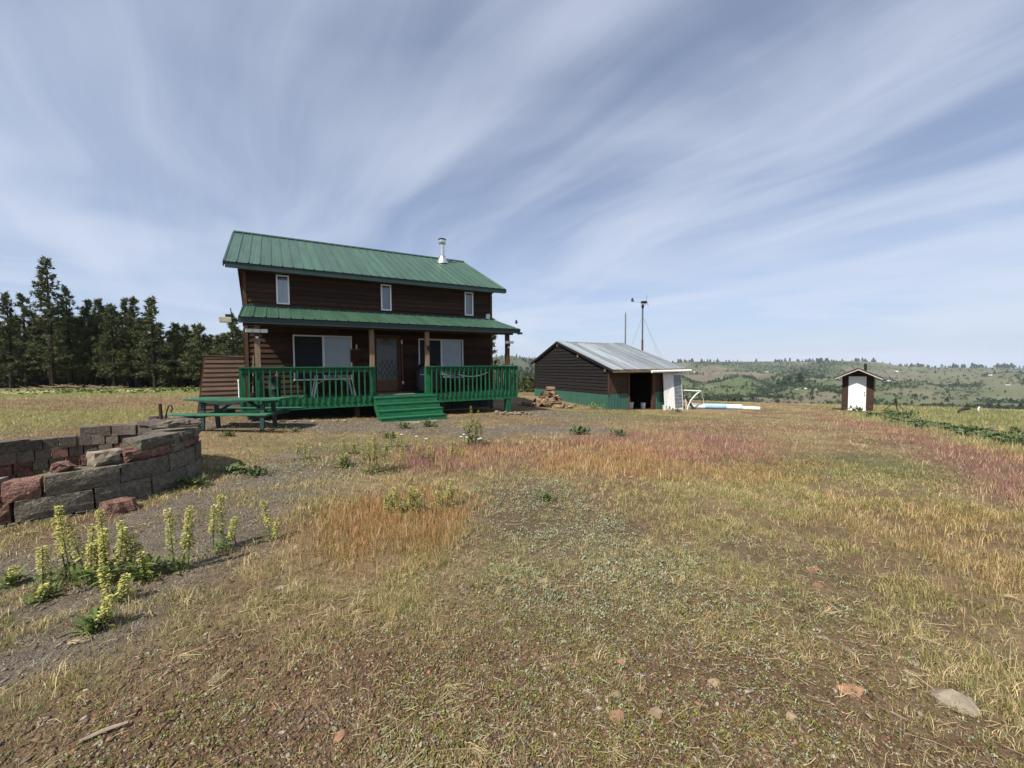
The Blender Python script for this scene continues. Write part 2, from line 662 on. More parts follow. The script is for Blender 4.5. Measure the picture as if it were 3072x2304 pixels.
# ------------------------------------------------------------------ materials
M = {}
M['siding'] = mat('brown_stained_siding', (.038, .0185, .0115), .8, var=.45, scale=3, stretch=(1, 6, 14), bump=.5, bscale=9, rnd=.42, bdist=.006)
M['trimwood'] = mat('brown_trim_wood', (.085, .042, .024), .8, var=.35, scale=4, stretch=(8, 8, 1), bump=.4, rnd=.15, bdist=.004)
M['core'] = mat('dark_sheathing', (.05, .03, .02), .9, var=.2, bump=0)
M['inside'] = mat('room_paint', (.12, .11, .10), .9, var=.1, bump=0)
M['postwood'] = mat('weathered_post_wood', (.19, .135, .085), .85, var=.4, scale=3, stretch=(9, 9, 1), bump=.5, bscale=8, rnd=.12, bdist=.005)
M['roof'] = mat('green_painted_steel', (.037, .084, .053), .38, var=.28, scale=2.2, stretch=(2.5, .3, .3), bump=.05, rnd=.10, spec=.5)
M['fascia'] = mat('dark_green_fascia', (.016, .038, .036), .5, var=.2, scale=2, bump=.08, rnd=.1, spec=.4)
M['green'] = mat('green_deck_paint', (.008, .092, .036), .6, var=.45, scale=9, stretch=(1, 1, .5), bump=.15, bscale=25, rnd=.16, spec=.35, bdist=.004)
M['greenworn'] = mat('worn_green_paint', (.016, .095, .052), .6, var=.35, scale=7, stretch=(1, 5, 5), bump=.3, rnd=.2, col2=(.045, .15, .085), bdist=.004)
M['greenbright'] = mat('green_stair_paint', (.009, .108, .044), .6, var=.45, scale=4, stretch=(1, 4, 4), bump=.2, rnd=.14, spec=.4)
M['white'] = mat('white_vinyl', (.74, .75, .74), .45, var=.06, scale=6, bump=.03, rnd=.03)
M['whitedirty'] = mat('scuffed_white_paint', (.62, .63, .60), .6, var=.18, scale=5, bump=.1, rnd=.05)
M['curtain'] = mat('pale_curtain_cloth', (.80, .81, .82), .95, var=.08, scale=3, stretch=(8, 8, .4), bump=.1)
M['blind'] = mat('grey_blue_blind', (.30, .35, .40), .9, var=.08, scale=5, bump=.05)
M['blindgreen'] = mat('grey_green_blind', (.33, .36, .33), .9, var=.06, scale=5, bump=.05)
M['darkcurtain'] = mat('dark_blue_grey_screen', (.020, .024, .033), .8, var=.15, scale=30, stretch=(1, 1, 1), bump=.1)
M['glass'] = glass_mat('window_glass', (.88, .9, .91))
M['stormglass'] = glass_mat('hazy_storm_glass', (.75, .78, .78), rough=.4)
M['steel'] = mat('galvanised_steel', (.62, .64, .66), .32, .85, var=.15, scale=9, bump=.05)
M['zinc'] = mat('weathered_zinc_roof', (.27, .30, .32), .5, .35, var=.35, scale=1.5, stretch=(3, .3, .3), bump=.08, rnd=.30, spec=.5)
M['blackmetal'] = mat('dark_metal', (.025, .025, .027), .5, .4, var=.2, bump=.05)
M['rust'] = mat('rusty_iron', (.055, .035, .027), .85, .2, var=.5, scale=30, bump=.4)
M['black'] = mat('black_cover_vinyl', (.012, .012, .014), .45, var=.2, scale=7, bump=.2, spec=.4)
M['shedboard'] = mat('dark_shed_board', (.0100, .0082, .0082), .85, var=.45, scale=3, stretch=(6, 1, 14), bump=.5, bscale=9, rnd=.3, bdist=.006)
M['shedbrown'] = mat('brown_shed_sheet', (.048, .027, .017), .85, var=.4, scale=2, stretch=(1, 1, 6), bump=.3, rnd=.1)
M['shedgreen'] = mat('green_corrugated_steel', (.034, .100, .075), .5, var=.14, scale=2, bump=.05, rnd=.06, spec=.4)
M['skirt'] = mat('dark_green_skirting', (.018, .045, .040), .6, var=.2, bump=.05, rnd=.1)
M['greywood'] = mat('grey_weathered_boards', (.125, .078, .056), .9, var=.4, scale=3, stretch=(1, 6, 14), bump=.6, bscale=9, rnd=.2, bdist=.006)
M['outwood'] = mat('red_brown_log_siding', (.044, .022, .0165), .8, var=.5, scale=5, stretch=(2, 2, 9), bump=.6, rnd=.22, bdist=.008)
M['paleblock'] = mat('tan_split_block', (.24, .20, .145), .95, var=.5, scale=24, bump=1.0, bscale=45, rnd=.1, bdist=.03)
M['concrete'] = mat('grey_split_face_block', (.128, .114, .086), .95, var=.5, scale=24, bump=1.0, bscale=45, rnd=.25, bdist=.03)
M['paver'] = mat('grey_paver', (.105, .086, .070), .95, var=.45, scale=22, bump=.8, bscale=50, rnd=.22, bdist=.015)
M['redblock'] = mat('red_split_block', (.15, .070, .050), .95, var=.5, scale=20, bump=1.0, bscale=45, rnd=.25, col2=(.26, .15, .12), bdist=.03)
M['rock_o'] = mat('rusty_orange_rock', (.235, .130, .078), .9, var=.35, scale=12, bump=.7, bscale=25, rnd=.18, bdist=.012)
M['rock_t'] = mat('tan_rock', (.235, .170, .110), .9, var=.35, scale=10, bump=.7, bscale=22, rnd=.2, bdist=.012)
M['rock_g'] = mat('pale_grey_rock', (.215, .180, .135), .9, var=.55, scale=7, bump=.8, bscale=16, rnd=.1, bdist=.02)
M['log'] = mat('split_firewood', (.20, .135, .085), .9, var=.6, scale=7, stretch=(3, 1, 3), bump=.7, rnd=.55, bdist=.008)
M['bark'] = mat('pine_bark', (.030, .022, .017), .95, var=.5, scale=4, stretch=(3, 3, 1), bump=.8, bdist=.02)
M['bluetube'] = mat('faded_blue_vinyl', (.27, .44, .62), .6, var=.2, scale=2, bump=.15)
M['whitetube'] = mat('pale_aqua_vinyl', (.60, .70, .72), .6, var=.15, scale=2, bump=.15)
M['pinktube'] = mat('pale_pinkish_vinyl', (.66, .58, .54), .7, var=.15, scale=2, bump=.15)
M['pvc'] = mat('white_pvc', (.72, .71, .66), .4, var=.1, scale=3, bump=.03)
M['panelglass'] = mat('led_lens', (.70, .72, .72), .25, var=.03, bump=0)
M['bucket'] = mat('white_bucket_plastic', (.60, .60, .58), .5, var=.1, bump=.03)
M['red'] = mat('red_paint', (.24, .025, .02), .45, var=.15, bump=.03)
M['greycan'] = mat('grey_green_can', (.06, .08, .078), .45, .5, var=.15, bump=.05)
M['copperpole'] = mat('brown_pole', (.22, .09, .05), .6, var=.15, bump=.05)
M['leaf'] = attr_mat('plant_leaf', .7, trans=.25, nvar=0)
M['needle'] = attr_mat('pine_needles', .75, trans=.12, nvar=0)
M['grass'] = attr_mat('grass_blade', .85, trans=.25, nvar=0)
M['pebble'] = attr_mat('pebble_stone', .9, nvar=.25, nscale=60)
M['fartree'] = attr_mat('far_foliage', .9, nvar=0)


# ------------------------------------------------------------------ wall and roof pieces
def lap_board(parent, m, o, a, n, s0, s1, z0, z1, t0=.008, t1=.042, seg=.8, seed=0, name='plank', slope=None):
    """one lap-siding board on a wall: origin o, along a, outward n; uneven lower edge"""
    rr = random.Random(seed * 7919 + int(z0 * 1000) + int(s0 * 77))
    k = max(1, int((s1 - s0) / seg))
    o, a, n = Vector(o), Vector(a), Vector(n)
    mb = MB()
    rings = []
    for i in range(k + 1):
        s = s0 + (s1 - s0) * i / k
        zb = z0 + rr.uniform(-.007, .007)
        top = z1 + .012
        p = o + a * s
        rings.append([p + Vector((0, 0, zb)), p + n * (t1 + rr.uniform(-.003, .004)) + Vector((0, 0, zb)), p + n * t0 + Vector((0, 0, top)), p + Vector((0, 0, top))])
    vs_ = [q for g in rings for q in g]
    fs = [(3, 2, 1, 0), tuple(4 * k + j for j in range(4))]
    for i in range(k):
        for j in range(4):
            j2 = (j + 1) % 4
            fs.append((4 * i + j, 4 * i + j2, 4 * i + 4 + j2, 4 * i + 4 + j))
    mb.add(vs_, fs)
    return mb.build(name, m, parent)


def wall_core(parent, m, o, a, n, s0, s1, z0, z1, holes, th=.10, name='sheathing'):
    """wall slab of thickness th behind the siding, with real openings"""
    ss = sorted({s0, s1} | {h[0] for h in holes} | {h[1] for h in holes})
    zs = sorted({z0, z1} | {h[2] for h in holes} | {h[3] for h in holes})
    o, a, n = Vector(o), Vector(a), Vector(n)
    mb = MB()
    for i in range(len(ss) - 1):
        for j in range(len(zs) - 1):
            cs, cz = (ss[i] + ss[i + 1]) / 2, (zs[j] + zs[j + 1]) / 2
            if any(h[0] < cs < h[1] and h[2] < cz < h[3] for h in holes):
                continue
            p = o + a * ss[i] + Vector((0, 0, zs[j]))
            w = a * (ss[i + 1] - ss[i])
            hgt = Vector((0, 0, zs[j + 1] - zs[j]))
            mb.prism([p, p + w, p + w + hgt, p + hgt], -n * th)
    return mb.build(name, m, parent)


def side_boards(parent, m, o, a, n, s0, s1, z0, z1, pitch, holes, seed=0, **kw):
    z = z0
    k = 0
    while z < z1 - .02:
        zt = min(z + pitch, z1)
        spans = [(s0, s1)]
        for h in holes:
            if h[2] < zt - .02 and h[3] > z + .02:
                new = []
                for (p, q) in spans:
                    if h[1] <= p or h[0] >= q:
                        new.append((p, q))
                    else:
                        if h[0] - p > .03:
                            new.append((p, h[0]))
                        if q - h[1] > .03:
                            new.append((h[1], q))
                spans = new
        rj = random.Random(seed * 31 + k)
        for (p, q) in spans:
            while q - p > 4.2:
                c_ = p + rj.uniform(2.2, 3.9)
                lap_board(parent, m, o, a, n, p, c_ - .004, z, zt, seed=seed + k, **kw)
                p = c_
            lap_board(parent, m, o, a, n, p, q, z, zt, seed=seed + k, **kw)
        z = zt
        k += 1


def metal_panel(name, m, parent, u0, w, e0, e1, rib=.03):
    """a ribbed sheet of width w; e0 = (y,z) lower edge, e1 = (y,z) upper edge"""
    pr = [(0, 0), (.010, rib), (.030, rib), (.042, 0), (w * .36, 0), (w * .39, .005), (w * .42, .005), (w * .45, 0), (w * .66, 0), (w * .69, .005), (w * .72, .005), (w * .75, 0), (w, 0)]
    dy, dz = e1[0] - e0[0], e1[1] - e0[1]
    ln = math.hypot(dy, dz)
    ny, nz = -dz / ln, dy / ln
    if nz < 0:
        ny, nz = -ny, -nz
    mb = MB()
    k = len(pr)
    V = []
    for off in (0, -.003):
        for e in (e0, e1):
            for (x, h) in pr:
                V.append((u0 + x, e[0] + ny * (h + off), e[1] + nz * (h + off)))
    Fq = []
    for i in range(k - 1):
        Fq.append((i, i + 1, k + i + 1, k + i))
        Fq.append((2 * k + i, 3 * k + i, 3 * k + i + 1, 2 * k + i + 1))
        Fq.append((i, 2 * k + i, 2 * k + i + 1, i + 1))
    mb.add(V, Fq)
    return mb.build(name, m, parent)


def window(parent, u0, u1, z0, z1, fr=.05, slider=False, cur='curtain', cur2=None, gap=.0, loc_y=0.0):
    w = empty('window', (0, 0, 0))
    w.parent = parent
    y0, y1 = -.062 + loc_y, .05 + loc_y
    mb = MB()
    mb.box(u0, u0 + fr, y0, y1, z0, z1).box(u1 - fr, u1, y0, y1, z0, z1).box(u0 + fr, u1 - fr, y0, y1, z1 - fr, z1).box(u0 + fr, u1 - fr, y0, y1, z0, z0 + fr)
    um = (u0 + u1) / 2
    if slider:
        mb.box(um - .035, um + .035, y0 + .012, y1 - .02, z0 + fr, z1 - fr)
    mb.build('frame', M['white'], w, bevel=.004)
    panes = [(u0 + fr, um - .035), (um + .035, u1 - fr)] if slider else [(u0 + fr, u1 - fr)]
    for i, (a, b) in enumerate(panes):
        MB().box(a, b, .0 + loc_y, .006 + loc_y, z0 + fr, z1 - fr).build('pane', M['glass'], w)
        if slider and i == 0:
            MB().box(a - .006, b + .006, -.020 + loc_y, -.016 + loc_y, z0 + fr - .006, z1 - fr + .006).build('insect_screen', M['darkcurtain'], w)
        kind = cur2 if (i == 1 and cur2) else cur
        if kind:
            top = z1 - fr - (gap if kind in ('curtain', 'blind', 'blindgreen') else 0)
            n = max(6, int((b - a) / .025))
            mc = MB()
            V, Fq = [], []
            amp = .022 if kind == 'curtain' else .0015
            for q in range(n + 1):
                x = a - .03 + (b - a + .06) * q / n
                yy = .065 + loc_y + amp * math.sin(q * 1.35 + u0 * 3) + amp * .5 * math.sin(q * .53)
                V += [(x, yy, z0 - .02), (x + random.uniform(-.004, .004), yy + amp * .3, top)]
            for q in range(n):
                Fq.append((2 * q, 2 * q + 2, 2 * q + 3, 2 * q + 1))
            mc.add(V, Fq)
            mc.build('curtain', M[kind], w, smooth=True)
    return w


# ------------------------------------------------------------------ the house
TH = .5264
HX, HY, HZ0 = -8.4924, 13.0422, -.15
house = empty('house', (HX, HY, HZ0), TH, 'two-storey brown board-sided house with green metal roof and front porch', 'house')
HL, HD, RV = 8.84, 7.8, 3.9


def hw(u, v, z):
    c, s = math.cos(TH), math.sin(TH)
    return Vector((HX + u * c - v * s, HY + u * s + v * c, HZ0 + z))


def build_house():
    wl = [(1.345, 3.20, 1.30, 2.838), (5.63, 7.495, 1.275, 2.82)]
    wu = [(u, u + .377, 3.825, 4.775) for u in (.913, 4.2497, 7.5897)]
    door = (3.99, 4.86, .80, 2.86)
    holes = wl + wu + [door]
    fw = empty('front_wall', (0, 0, 0))
    fw.parent = house
    wall_core(fw, M['core'], (0, 0, 0), (1, 0, 0), (0, -1, 0), 0, HL, .3, 5.05, holes)
    side_boards(fw, M['siding'], (0, 0, 0), (1, 0, 0), (0, -1, 0), .09, HL - .09, .55, 3.62, .1685, wl + [(door[0] - .06, door[1] + .06, 0, door[3] + .06)], seed=1)
    side_boards(fw, M['siding'], (0, 0, 0), (1, 0, 0), (0, -1, 0), .09, HL - .09, 3.70, 4.98, .155, wu, seed=40)
    for u in (0.0, HL - .09):
        MB().box(u, u + .09, -.056, .0, .3, 4.98).build('corner_trim', M['trimwood'], fw)
    lw = empty('side_wall', (0, 0, 0))
    lw.parent = house
    rake = lambda z: max(0, min(RV, (7.05 - .14 - z) / .48))      # half width of the gable at height z
    # left gable wall, boards cut under the rake
    for (x, nx, nm) in ((0, -1, 0), (HL, 1, 1)):
        mb = MB()
        poly = [(x, .101, .3), (x, HD, .3), (x, HD, 4.95), (x, RV, 6.85), (x, .101, 4.98)]
        mb.prism(poly, (-nx * .1, 0, 0))
        mb.build('sheathing', M['core'], lw)
        z = .55
        k = 0
        while z < 6.75:
            hw_ = min(RV, (6.98 - (z + .16)) / .48)
            if hw_ > .15:
                lap_board(lw, M['siding'], (x, 0, 0), (0, 1, 0), (nx, 0, 0), max(.0, RV - hw_), min(HD, RV + hw_), z, z + .1685, seed=100 + k + 50 * nm, seg=2.0)
            z += .1685
            k += 1
    MB().box(0, HL, HD - .1, HD - .001, .3, 4.95).build('back_wall', M['siding'], house)
    MB().box(.1, HL - .1, .1, HD - .1, .62, .78).build('floor', M['inside'], house)
    MB().box(.1, HL - .1, .1, HD - .1, 3.30, 3.42).build('upper_floor', M['inside'], house)
    MB().box(.1, HL - .1, 3.4, 3.5, .79, 3.29).build('inner_wall', M['inside'], house)
    # skirting below the wall, ribbed dark green steel
    sk = empty('skirting', (0, 0, 0))
    sk.parent = house
    for i in range(29):
        u = i * HL / 29
        MB().box(u, u + HL / 29 - .02, -.012 - .012 * (i % 2), .0, -.1, .5).build('panel', M['skirt'], sk)
    MB().box(-.03, .0, 0, HD, -.1, .5).box(HL, HL + .03, 0, HD, -.1, .5).build('side_skirt', M['skirt'], sk)
    MB().box(.2, HL - .3, -.35, -.03, -.1, .05).build('footing', M['rock_t'], sk)
    # main roof
    rf = empty('roof', (0, 0, 0))
    rf.parent = house
    oL = .44
    n = 32
    pw = (HL + 2 * oL) / n
    e0, e1 = (-.50, 4.955), (RV + .02, 7.07)
    for i in range(n):
        metal_panel('panel', M['roof'], rf, -oL + i * pw, pw, e0, e1)
        metal_panel('panel', M['roof'], rf, -oL + i * pw, pw, (HD + .5, 4.955), (RV - .02, 7.07))
    MB().prism([(-oL, -.44, 4.94), (-oL, RV, 7.02), (-oL, HD + .44, 4.94), (-oL, HD + .44, 4.86), (-oL, RV, 6.92), (-oL, -.44, 4.86)], (HL + 2 * oL, 0, 0)).build('roof_deck', M['core'], rf)
    MB().box(-oL + .03, HL + oL - .03, -.475, -.442, 4.775, 4.945).build('fascia', M['fascia'], rf)
    MB().box(-oL + .03, HL + oL - .03, HD + .442, HD + .475, 4.775, 4.945).build('fascia', M['fascia'], rf)
    for u in (-oL - .028, HL + oL + .002):
        for (ya, yb) in ((-.47, RV), (HD + .47, RV)):
            MB().prism([(u, ya, 4.80), (u, yb, 6.90), (u, yb, 7.055), (u, ya, 4.95)], (.026, 0, 0)).build('rake_board', M['fascia'], rf)
    MB().prism([(-oL, RV - .16, 7.02), (-oL, RV, 7.112), (-oL, RV + .16, 7.02), (-oL, RV, 7.10)], (HL + 2 * oL, 0, 0)).build('ridge_cap', M['fascia'], rf)
    MB().box(.0, HL, -.44, -.0, 4.80, 4.815).build('soffit', M['core'], rf)
    # flue pipe
    fl = empty('chimney', (0, 0, 0))
    fl.parent = house
    cu, cv = 7.86, 3.15
    cz = 6.6
    MB().lathe([(.30, 0.02), (.20, .22), (.145, .34), (.14, .36)], (cu, cv, cz), 20).build('flashing_cone', M['steel'], fl, smooth=True)
    MB().lathe([(.115, -.2), (.115, .98)], (cu, cv, cz), 20).build('pipe', M['steel'], fl, smooth=True)
    MB().lathe([(.15, .36), (.15, .39), (.116, .40)], (cu, cv, cz), 20).build('storm_collar', M['steel'], fl, smooth=True)
    MB().lathe([(.10, .90), (.17, .97), (.185, 1.0), (.185, 1.12), (.17, 1.13)], (cu, cv, cz), 20).build('cap_band', M['steel'], fl, smooth=True)
    MB().lathe([(.185, 1.14), (.19, 1.18), (.12, 1.215), (.0, 1.22)], (cu, cv, cz), 20).build('cap_top', M['blackmetal'], fl, smooth=True)
    # porch roof
    pr = empty('porch_roof', (0, 0, 0))
    pr.parent = house
    n = 29
    pw = (8.96 + .01) / n
    for i in range(n):
        metal_panel('panel', M['roof'], pr, -.02 + i * pw, pw, (-2.19, 3.145), (-.035, 3.705))
    MB().prism([(0, -2.12, 3.125), (0, -.04, 3.67), (0, -.04, 3.62), (0, -2.12, 3.06)], (8.92, 0, 0)).build('roof_deck', M['core'], pr)
    MB().box(-.015, 8.94, -2.145, -2.122, 2.975, 3.135).build('fascia', M['fascia'], pr)
    MB().box(.06, 8.80, -1.88, -1.74, 2.94, 3.10).build('beam', M['core'], pr)
    MB().box(8.90, 9.03, -2.20, -2.0, 2.95, 3.02).build('gutter_end', M['fascia'], pr)
    for u in (-.03, 8.945):
        MB().prism([(u, -2.14, 3.0), (u, -.04, 3.55), (u, -.04, 3.70), (u, -2.14, 3.135)], (.025, 0, 0)).build('rake_board', M['fascia'], pr)
    for i in range(15):
        u = .2 + i * .62
        MB().prism([(u, -2.1, 2.99), (u, -.04, 3.53), (u, -.04, 3.61), (u, -2.1, 3.055)], (.04, 0, 0)).build('rafter', M['core'], pr)
    MB().box(0, 8.9, -.06, -.036, 3.70, 3.76).build('flashing', M['fascia'], pr)
    # posts
    for u, z0 in ((.39, .79), (3.53, .79), (5.375, .79)):
        MB().box(u - .07, u + .07, -1.88, -1.74, z0, 2.945).build('post', M['postwood'], house, bevel=.006)
    MB().box(8.50, 8.64, -1.88, -1.74, 1.78, 2.945).build('post', M['trimwood'], house, bevel=.006)
    MB().box(8.47, 8.67, -1.91, -1.72, -.08, 1.74).build('post', M['green'], house, bevel=.006)
    # windows
    for i, h in enumerate(wu):
        window(house, *h, fr=.045, cur='curtain' if i == 0 else 'blind', gap=.10 if i == 0 else .05)
    window(house, *wl[0], fr=.045, slider=True, cur='darkcurtain', cur2='blindgreen', gap=.02)
    window(house, *wl[1], fr=.045, slider=True, cur='darkcurtain', cur2='blind', gap=.03)
    # door with storm door
    d = empty('door', (0, 0, 0))
    d.parent = house
    a0, a1, b0, b1 = door
    MB().box(a0 - .06, a0, -.055, .02, b0, b1 + .06).box(a1, a1 + .06, -.055, .02, b0, b1 + .06).box(a0, a1, -.055, .02, b1, b1 + .06).build('frame', M['trimwood'], d)
    MB().box(a0, a1, .05, .09, b0, b1).build('leaf', mat('grey_door_paint', (.20, .21, .21), .6, var=.08, bump=.03), d)
    MB().box(a0 + .03, a1 - .03, -.035, -.012, b0 + .05, b0 + .47).build('kick_panel', mat('varnished_wood', (.16, .075, .03), .5, var=.4, scale=3, stretch=(1, 1, 8), bump=.1), d)
    MB().box(a0, a0 + .06, -.04, -.01, b0, b1).box(a1 - .06, a1, -.04, -.01, b0, b1).box(a0 + .06, a1 - .06, -.04, -.01, b1 - .07, b1).box(a0 + .06, a1 - .06, -.04, -.01, b0, b0 + .05).build('storm_frame', M['trimwood'], d)
    MB().box(a0 + .06, a1 - .06, -.024, -.018, b0 + .47, b1 - .07).build('pane', M['stormglass'], d)
    mb = MB()
    zc0, zc1 = b0 + .5, b0 + 1.2
    for k in range(-4, 5):
        x = (a0 + a1) / 2 + k * .17
        for s in (1, -1):
            p0, p1 = [x - s * .22, zc0], [x + s * .22, zc1]
            pts = []
            for t in np.linspace(0, 1, 41):
                xx, zz = p0[0] + (p1[0] - p0[0]) * t, p0[1] + (p1[1] - p0[1]) * t
                if a0 + .09 < xx < a1 - .09:
                    pts.append((xx, zz))
            if len(pts) > 8:
                mb.bar((pts[0][0], -.03 - .003 * s, pts[0][1]), (pts[-1][0], -.03 - .003 * s, pts[-1][1]), .016, .006, up=(0, 1, 0))
    mb.build('lattice', M['blackmetal'], d)
    mb = MB()
    xc = (a0 + a1) / 2
    zt = b1 - .10
    for k in range(7):
        t = math.pi * (1 + k / 6)
        mb.bar((xc, -.031, zt), (xc + .25 * math.cos(t), -.031, zt + .20 * math.sin(t)), .013, .006, up=(0, 1, 0))
    mb.tube([(xc + .25 * math.cos(math.pi * (1 + k / 12)), -.031, zt + .2 * math.sin(math.pi * (1 + k / 12))) for k in range(13)], .005, 5)
    mb.build('fan_ornament', M['blackmetal'], d)
    MB().box(a1 - .05, a1 - .03, -.075, -.04, b0 + .95, b0 + 1.12).build('handle', M['blackmetal'], d)
    # deck
    dk = empty('deck', (0, 0, 0))
    dk.parent = house
    v = -.03
    i = 0
    while v > -1.86:
        MB().box(-.02, 8.93, v - .138, v, .765, .795).build('plank', M['green'], dk)
        v -= .145
    MB().box(-.04, 8.95, -1.925, -1.885, .49, .80).build('rim_board', M['green'], dk)
    MB().box(-.04, .0, -1.884, -.03, .49, .762).build('rim_board', M['green'], dk)
    MB().box(8.91, 8.95, -1.884, -.03, .49, .762).build('rim_board', M['green'], dk)
    for i in range(12):
        u = .3 + i * .75
        MB().box(u, u + .04, -1.88, -.04, .56, .762).build('joist', M['core'], dk)
    for u in (.35, 3.0, 5.9):
        MB().box(u, u + .14, -1.7, -1.56, -.3, .558).build('pier', M['core'], dk)
    # railing
    rl = empty('railing', (0, 0, 0))
    rl.parent = house
    for (a, b) in ((-.06, 3.60), (5.28, 8.97)):
        MB().box(a, b, -1.99, -1.845, 1.722, 1.758).build('top_rail', M['green'], rl, bevel=.004)
        MB().box(a + .02, b - .02, -1.924, -1.886, 1.585, 1.718).build('sub_rail', M['green'], rl)
    for u in (-.02, 8.93):
        MB().box(u - .07, u + .07, -1.843, -.02, 1.722, 1.758).build('top_rail', M['green'], rl)
        MB().box(u - .02, u + .02, -1.843, -.02, 1.585, 1.718).build('sub_rail', M['green'], rl)
    for u in (.39, 3.53, 5.375):
        MB().box(u - .085, u + .085, -1.884, -1.726, .80, 1.72).build('rail_post', M['green'], rl, bevel=.004)
    MB().box(-.03, .08, -1.88, -1.77, .80, 1.72).build('rail_post', M['green'], rl)
    nl = [-.011 + .1727 * k for k in range(21)]
    nr = [5.481 + .1722 * k for k in range(21)]
    base = MB()
    base.add([(-.019, -.038, .05), (.019, -.038, .05), (.019, 0, 0), (-.019, 0, 0), (-.019, -.038, 1.115), (.019, -.038, 1.115), (.019, 0, 1.115), (-.019, 0, 1.115)],
             [(0, 3, 2, 1), (4, 5, 6, 7), (0, 1, 5, 4), (1, 2, 6, 5), (2, 3, 7, 6), (3, 0, 4, 7)])
    first = None
    for u in nl + nr:
        if first is None:
            first = base.build('baluster', M['green'], rl)
            b_ = first
        else:
            b_ = bpy.data.objects.new('baluster', first.data)
            C.objects.link(b_)
            b_.parent = rl
        b_.location = (u, -1.9265, .605)
        b_.rotation_euler = (0, R(random.uniform(-.4, .4)), 0)
    for u, s in ((-.042, 1), (8.952, -1)):
        for k in range(10):
            b_ = bpy.data.objects.new('baluster', first.data)
            C.objects.link(b_)
            b_.parent = rl
            b_.location = (u, -1.72 + .172 * k, .605)
            b_.rotation_euler = (0, 0, R(-90 if s > 0 else 90))
    # stairs
    st = empty('stairs', (0, 0, 0))
    st.parent = house
    tops = [.772, .582, .392, .202]
    for k, zt in enumerate(tops):
        v0 = -1.93 - .27 * k
        u0, u1 = 3.52, 5.575
        MB().box(u0 - .01, u1 + .01, v0 - .285, v0 - .002, zt - .038, zt).build('tread', M['greenbright'], st, bevel=.005)
        MB().box(u0, u1, v0 - .268, v0 - .236, zt - .186, zt - .040).build('riser', M['greenbright'], st)
    for u in (3.535, 5.52):
        MB().prism([(u, -1.94, .73), (u, -2.16, .73), (u, -2.165, .54), (u, -2.43, .54), (u, -2.435, .35), (u, -2.70, .35), (u, -2.705, .16), (u, -2.96, .16), (u, -2.96, -.06), (u, -2.75, -.08), (u, -1.94, .42)], (.04, 0, 0)).build('stringer', M['greenbright'], st)


build_house()


# ------------------------------------------------------------------ things on and about the porch
def porch_light(name, u, v, z, heads, label, rz=0):
    e = empty(name, hw(u, v, z), TH + rz, label, 'light')
    MB().box(-.06, .06, -.05, .0, -.09, .02).build('housing', M['blackmetal'], e)
    MB().lathe([(.0, -.16), (.03, -.15), (.035, -.12), (.035, -.09)], (0, -.03, 0), 10).build('sensor', M['white'], e, smooth=True)
    for (x, a) in heads:
        h = MB()
        c, s = math.cos(a), math.sin(a)
        ax, nn, up = Vector((c, s, 0)), Vector((s, -c, -.35)).normalized(), Vector((0, 0, 1))
        p = Vector((x, -.06, .07))
        up = nn.cross(ax).normalized()
        if up.z < 0:
            up = -up
        h.prism([p - ax * .085 - up * .05, p + ax * .085 - up * .05, p + ax * .085 + up * .05, p - ax * .085 + up * .05], nn * .035)
        o = h.build('lamp_head', M['white'], e, bevel=.004)
        q = p + nn * .037
        MB().prism([q - ax * .07 - up * .038, q + ax * .07 - up * .038, q + ax * .07 + up * .038, q - ax * .07 + up * .038], nn * .004).build('lens', M['panelglass'], o)
    MB().bar((-.15, -.035, .06), (.15, -.035, .06), .02, .02).build('arm', M['white'], e)
    return e


porch_light('security_light', .39, -1.885, 2.72, ((-.185, .25), (0, 0), (.185, -.25)), 'white three-headed security light on the end porch post by the leaning panel')
porch_light('security_light', 8.57, -1.885, 2.58, ((-.11, .2), (.11, -.45)), 'white twin-headed security light on the porch post nearest the dark shed')
e = empty('flood_light', hw(-.30, -2.0, 3.07), TH, 'pale boxy flood light on an arm off the porch eave above the leaning panel', 'light')
MB().box(-.16, .12, -.08, .10, -.09, .05).build('lamp_box', mat('pale_olive_plastic', (.36, .36, .27), .6, bump=.05), e, bevel=.01)
MB().bar((.10, 0, 0), (.29, 0, -.03), .04, .04).build('arm', M['blackmetal'], e)
MB().tube([(.14, 0, -.05), (.10, 0, .30)], .012, 6).build('antenna', M['blackmetal'], e)
MB().box(-.02, .12, -.05, .06, .055, .13).build('solar_cell', M['blackmetal'], e)
e = empty('wall_light', hw(8.62, -.03, 3.83), TH, 'small grey flood light on the upper wall beside the last upstairs window', 'light')
MB().prism([(-.10, -.03, -.10), (.07, -.03, -.12), (.10, -.03, .02), (.06, -.03, .11), (-.08, -.03, .09)], (0, -.06, 0)).build('lamp_box', M['whitedirty'], e, bevel=.008)
MB().box(-.03, .03, -.03, .02, -.04, .04).build('bracket', M['blackmetal'], e)
e = empty('weather_sensor', hw(8.86, -2.02, 3.20), TH, 'small dark-topped weather sensor standing on the porch roof corner', 'sensor')
MB().tube([(0, 0, -.02), (0, 0, .15)], .014, 6).build('stem', M['whitedirty'], e)
MB().lathe([(.012, .15), (.045, .18), (.05, .24), (.03, .27), (.035, .29), (.02, .30)], (0, 0, 0), 10).build('head', M['blackmetal'], e, smooth=True)


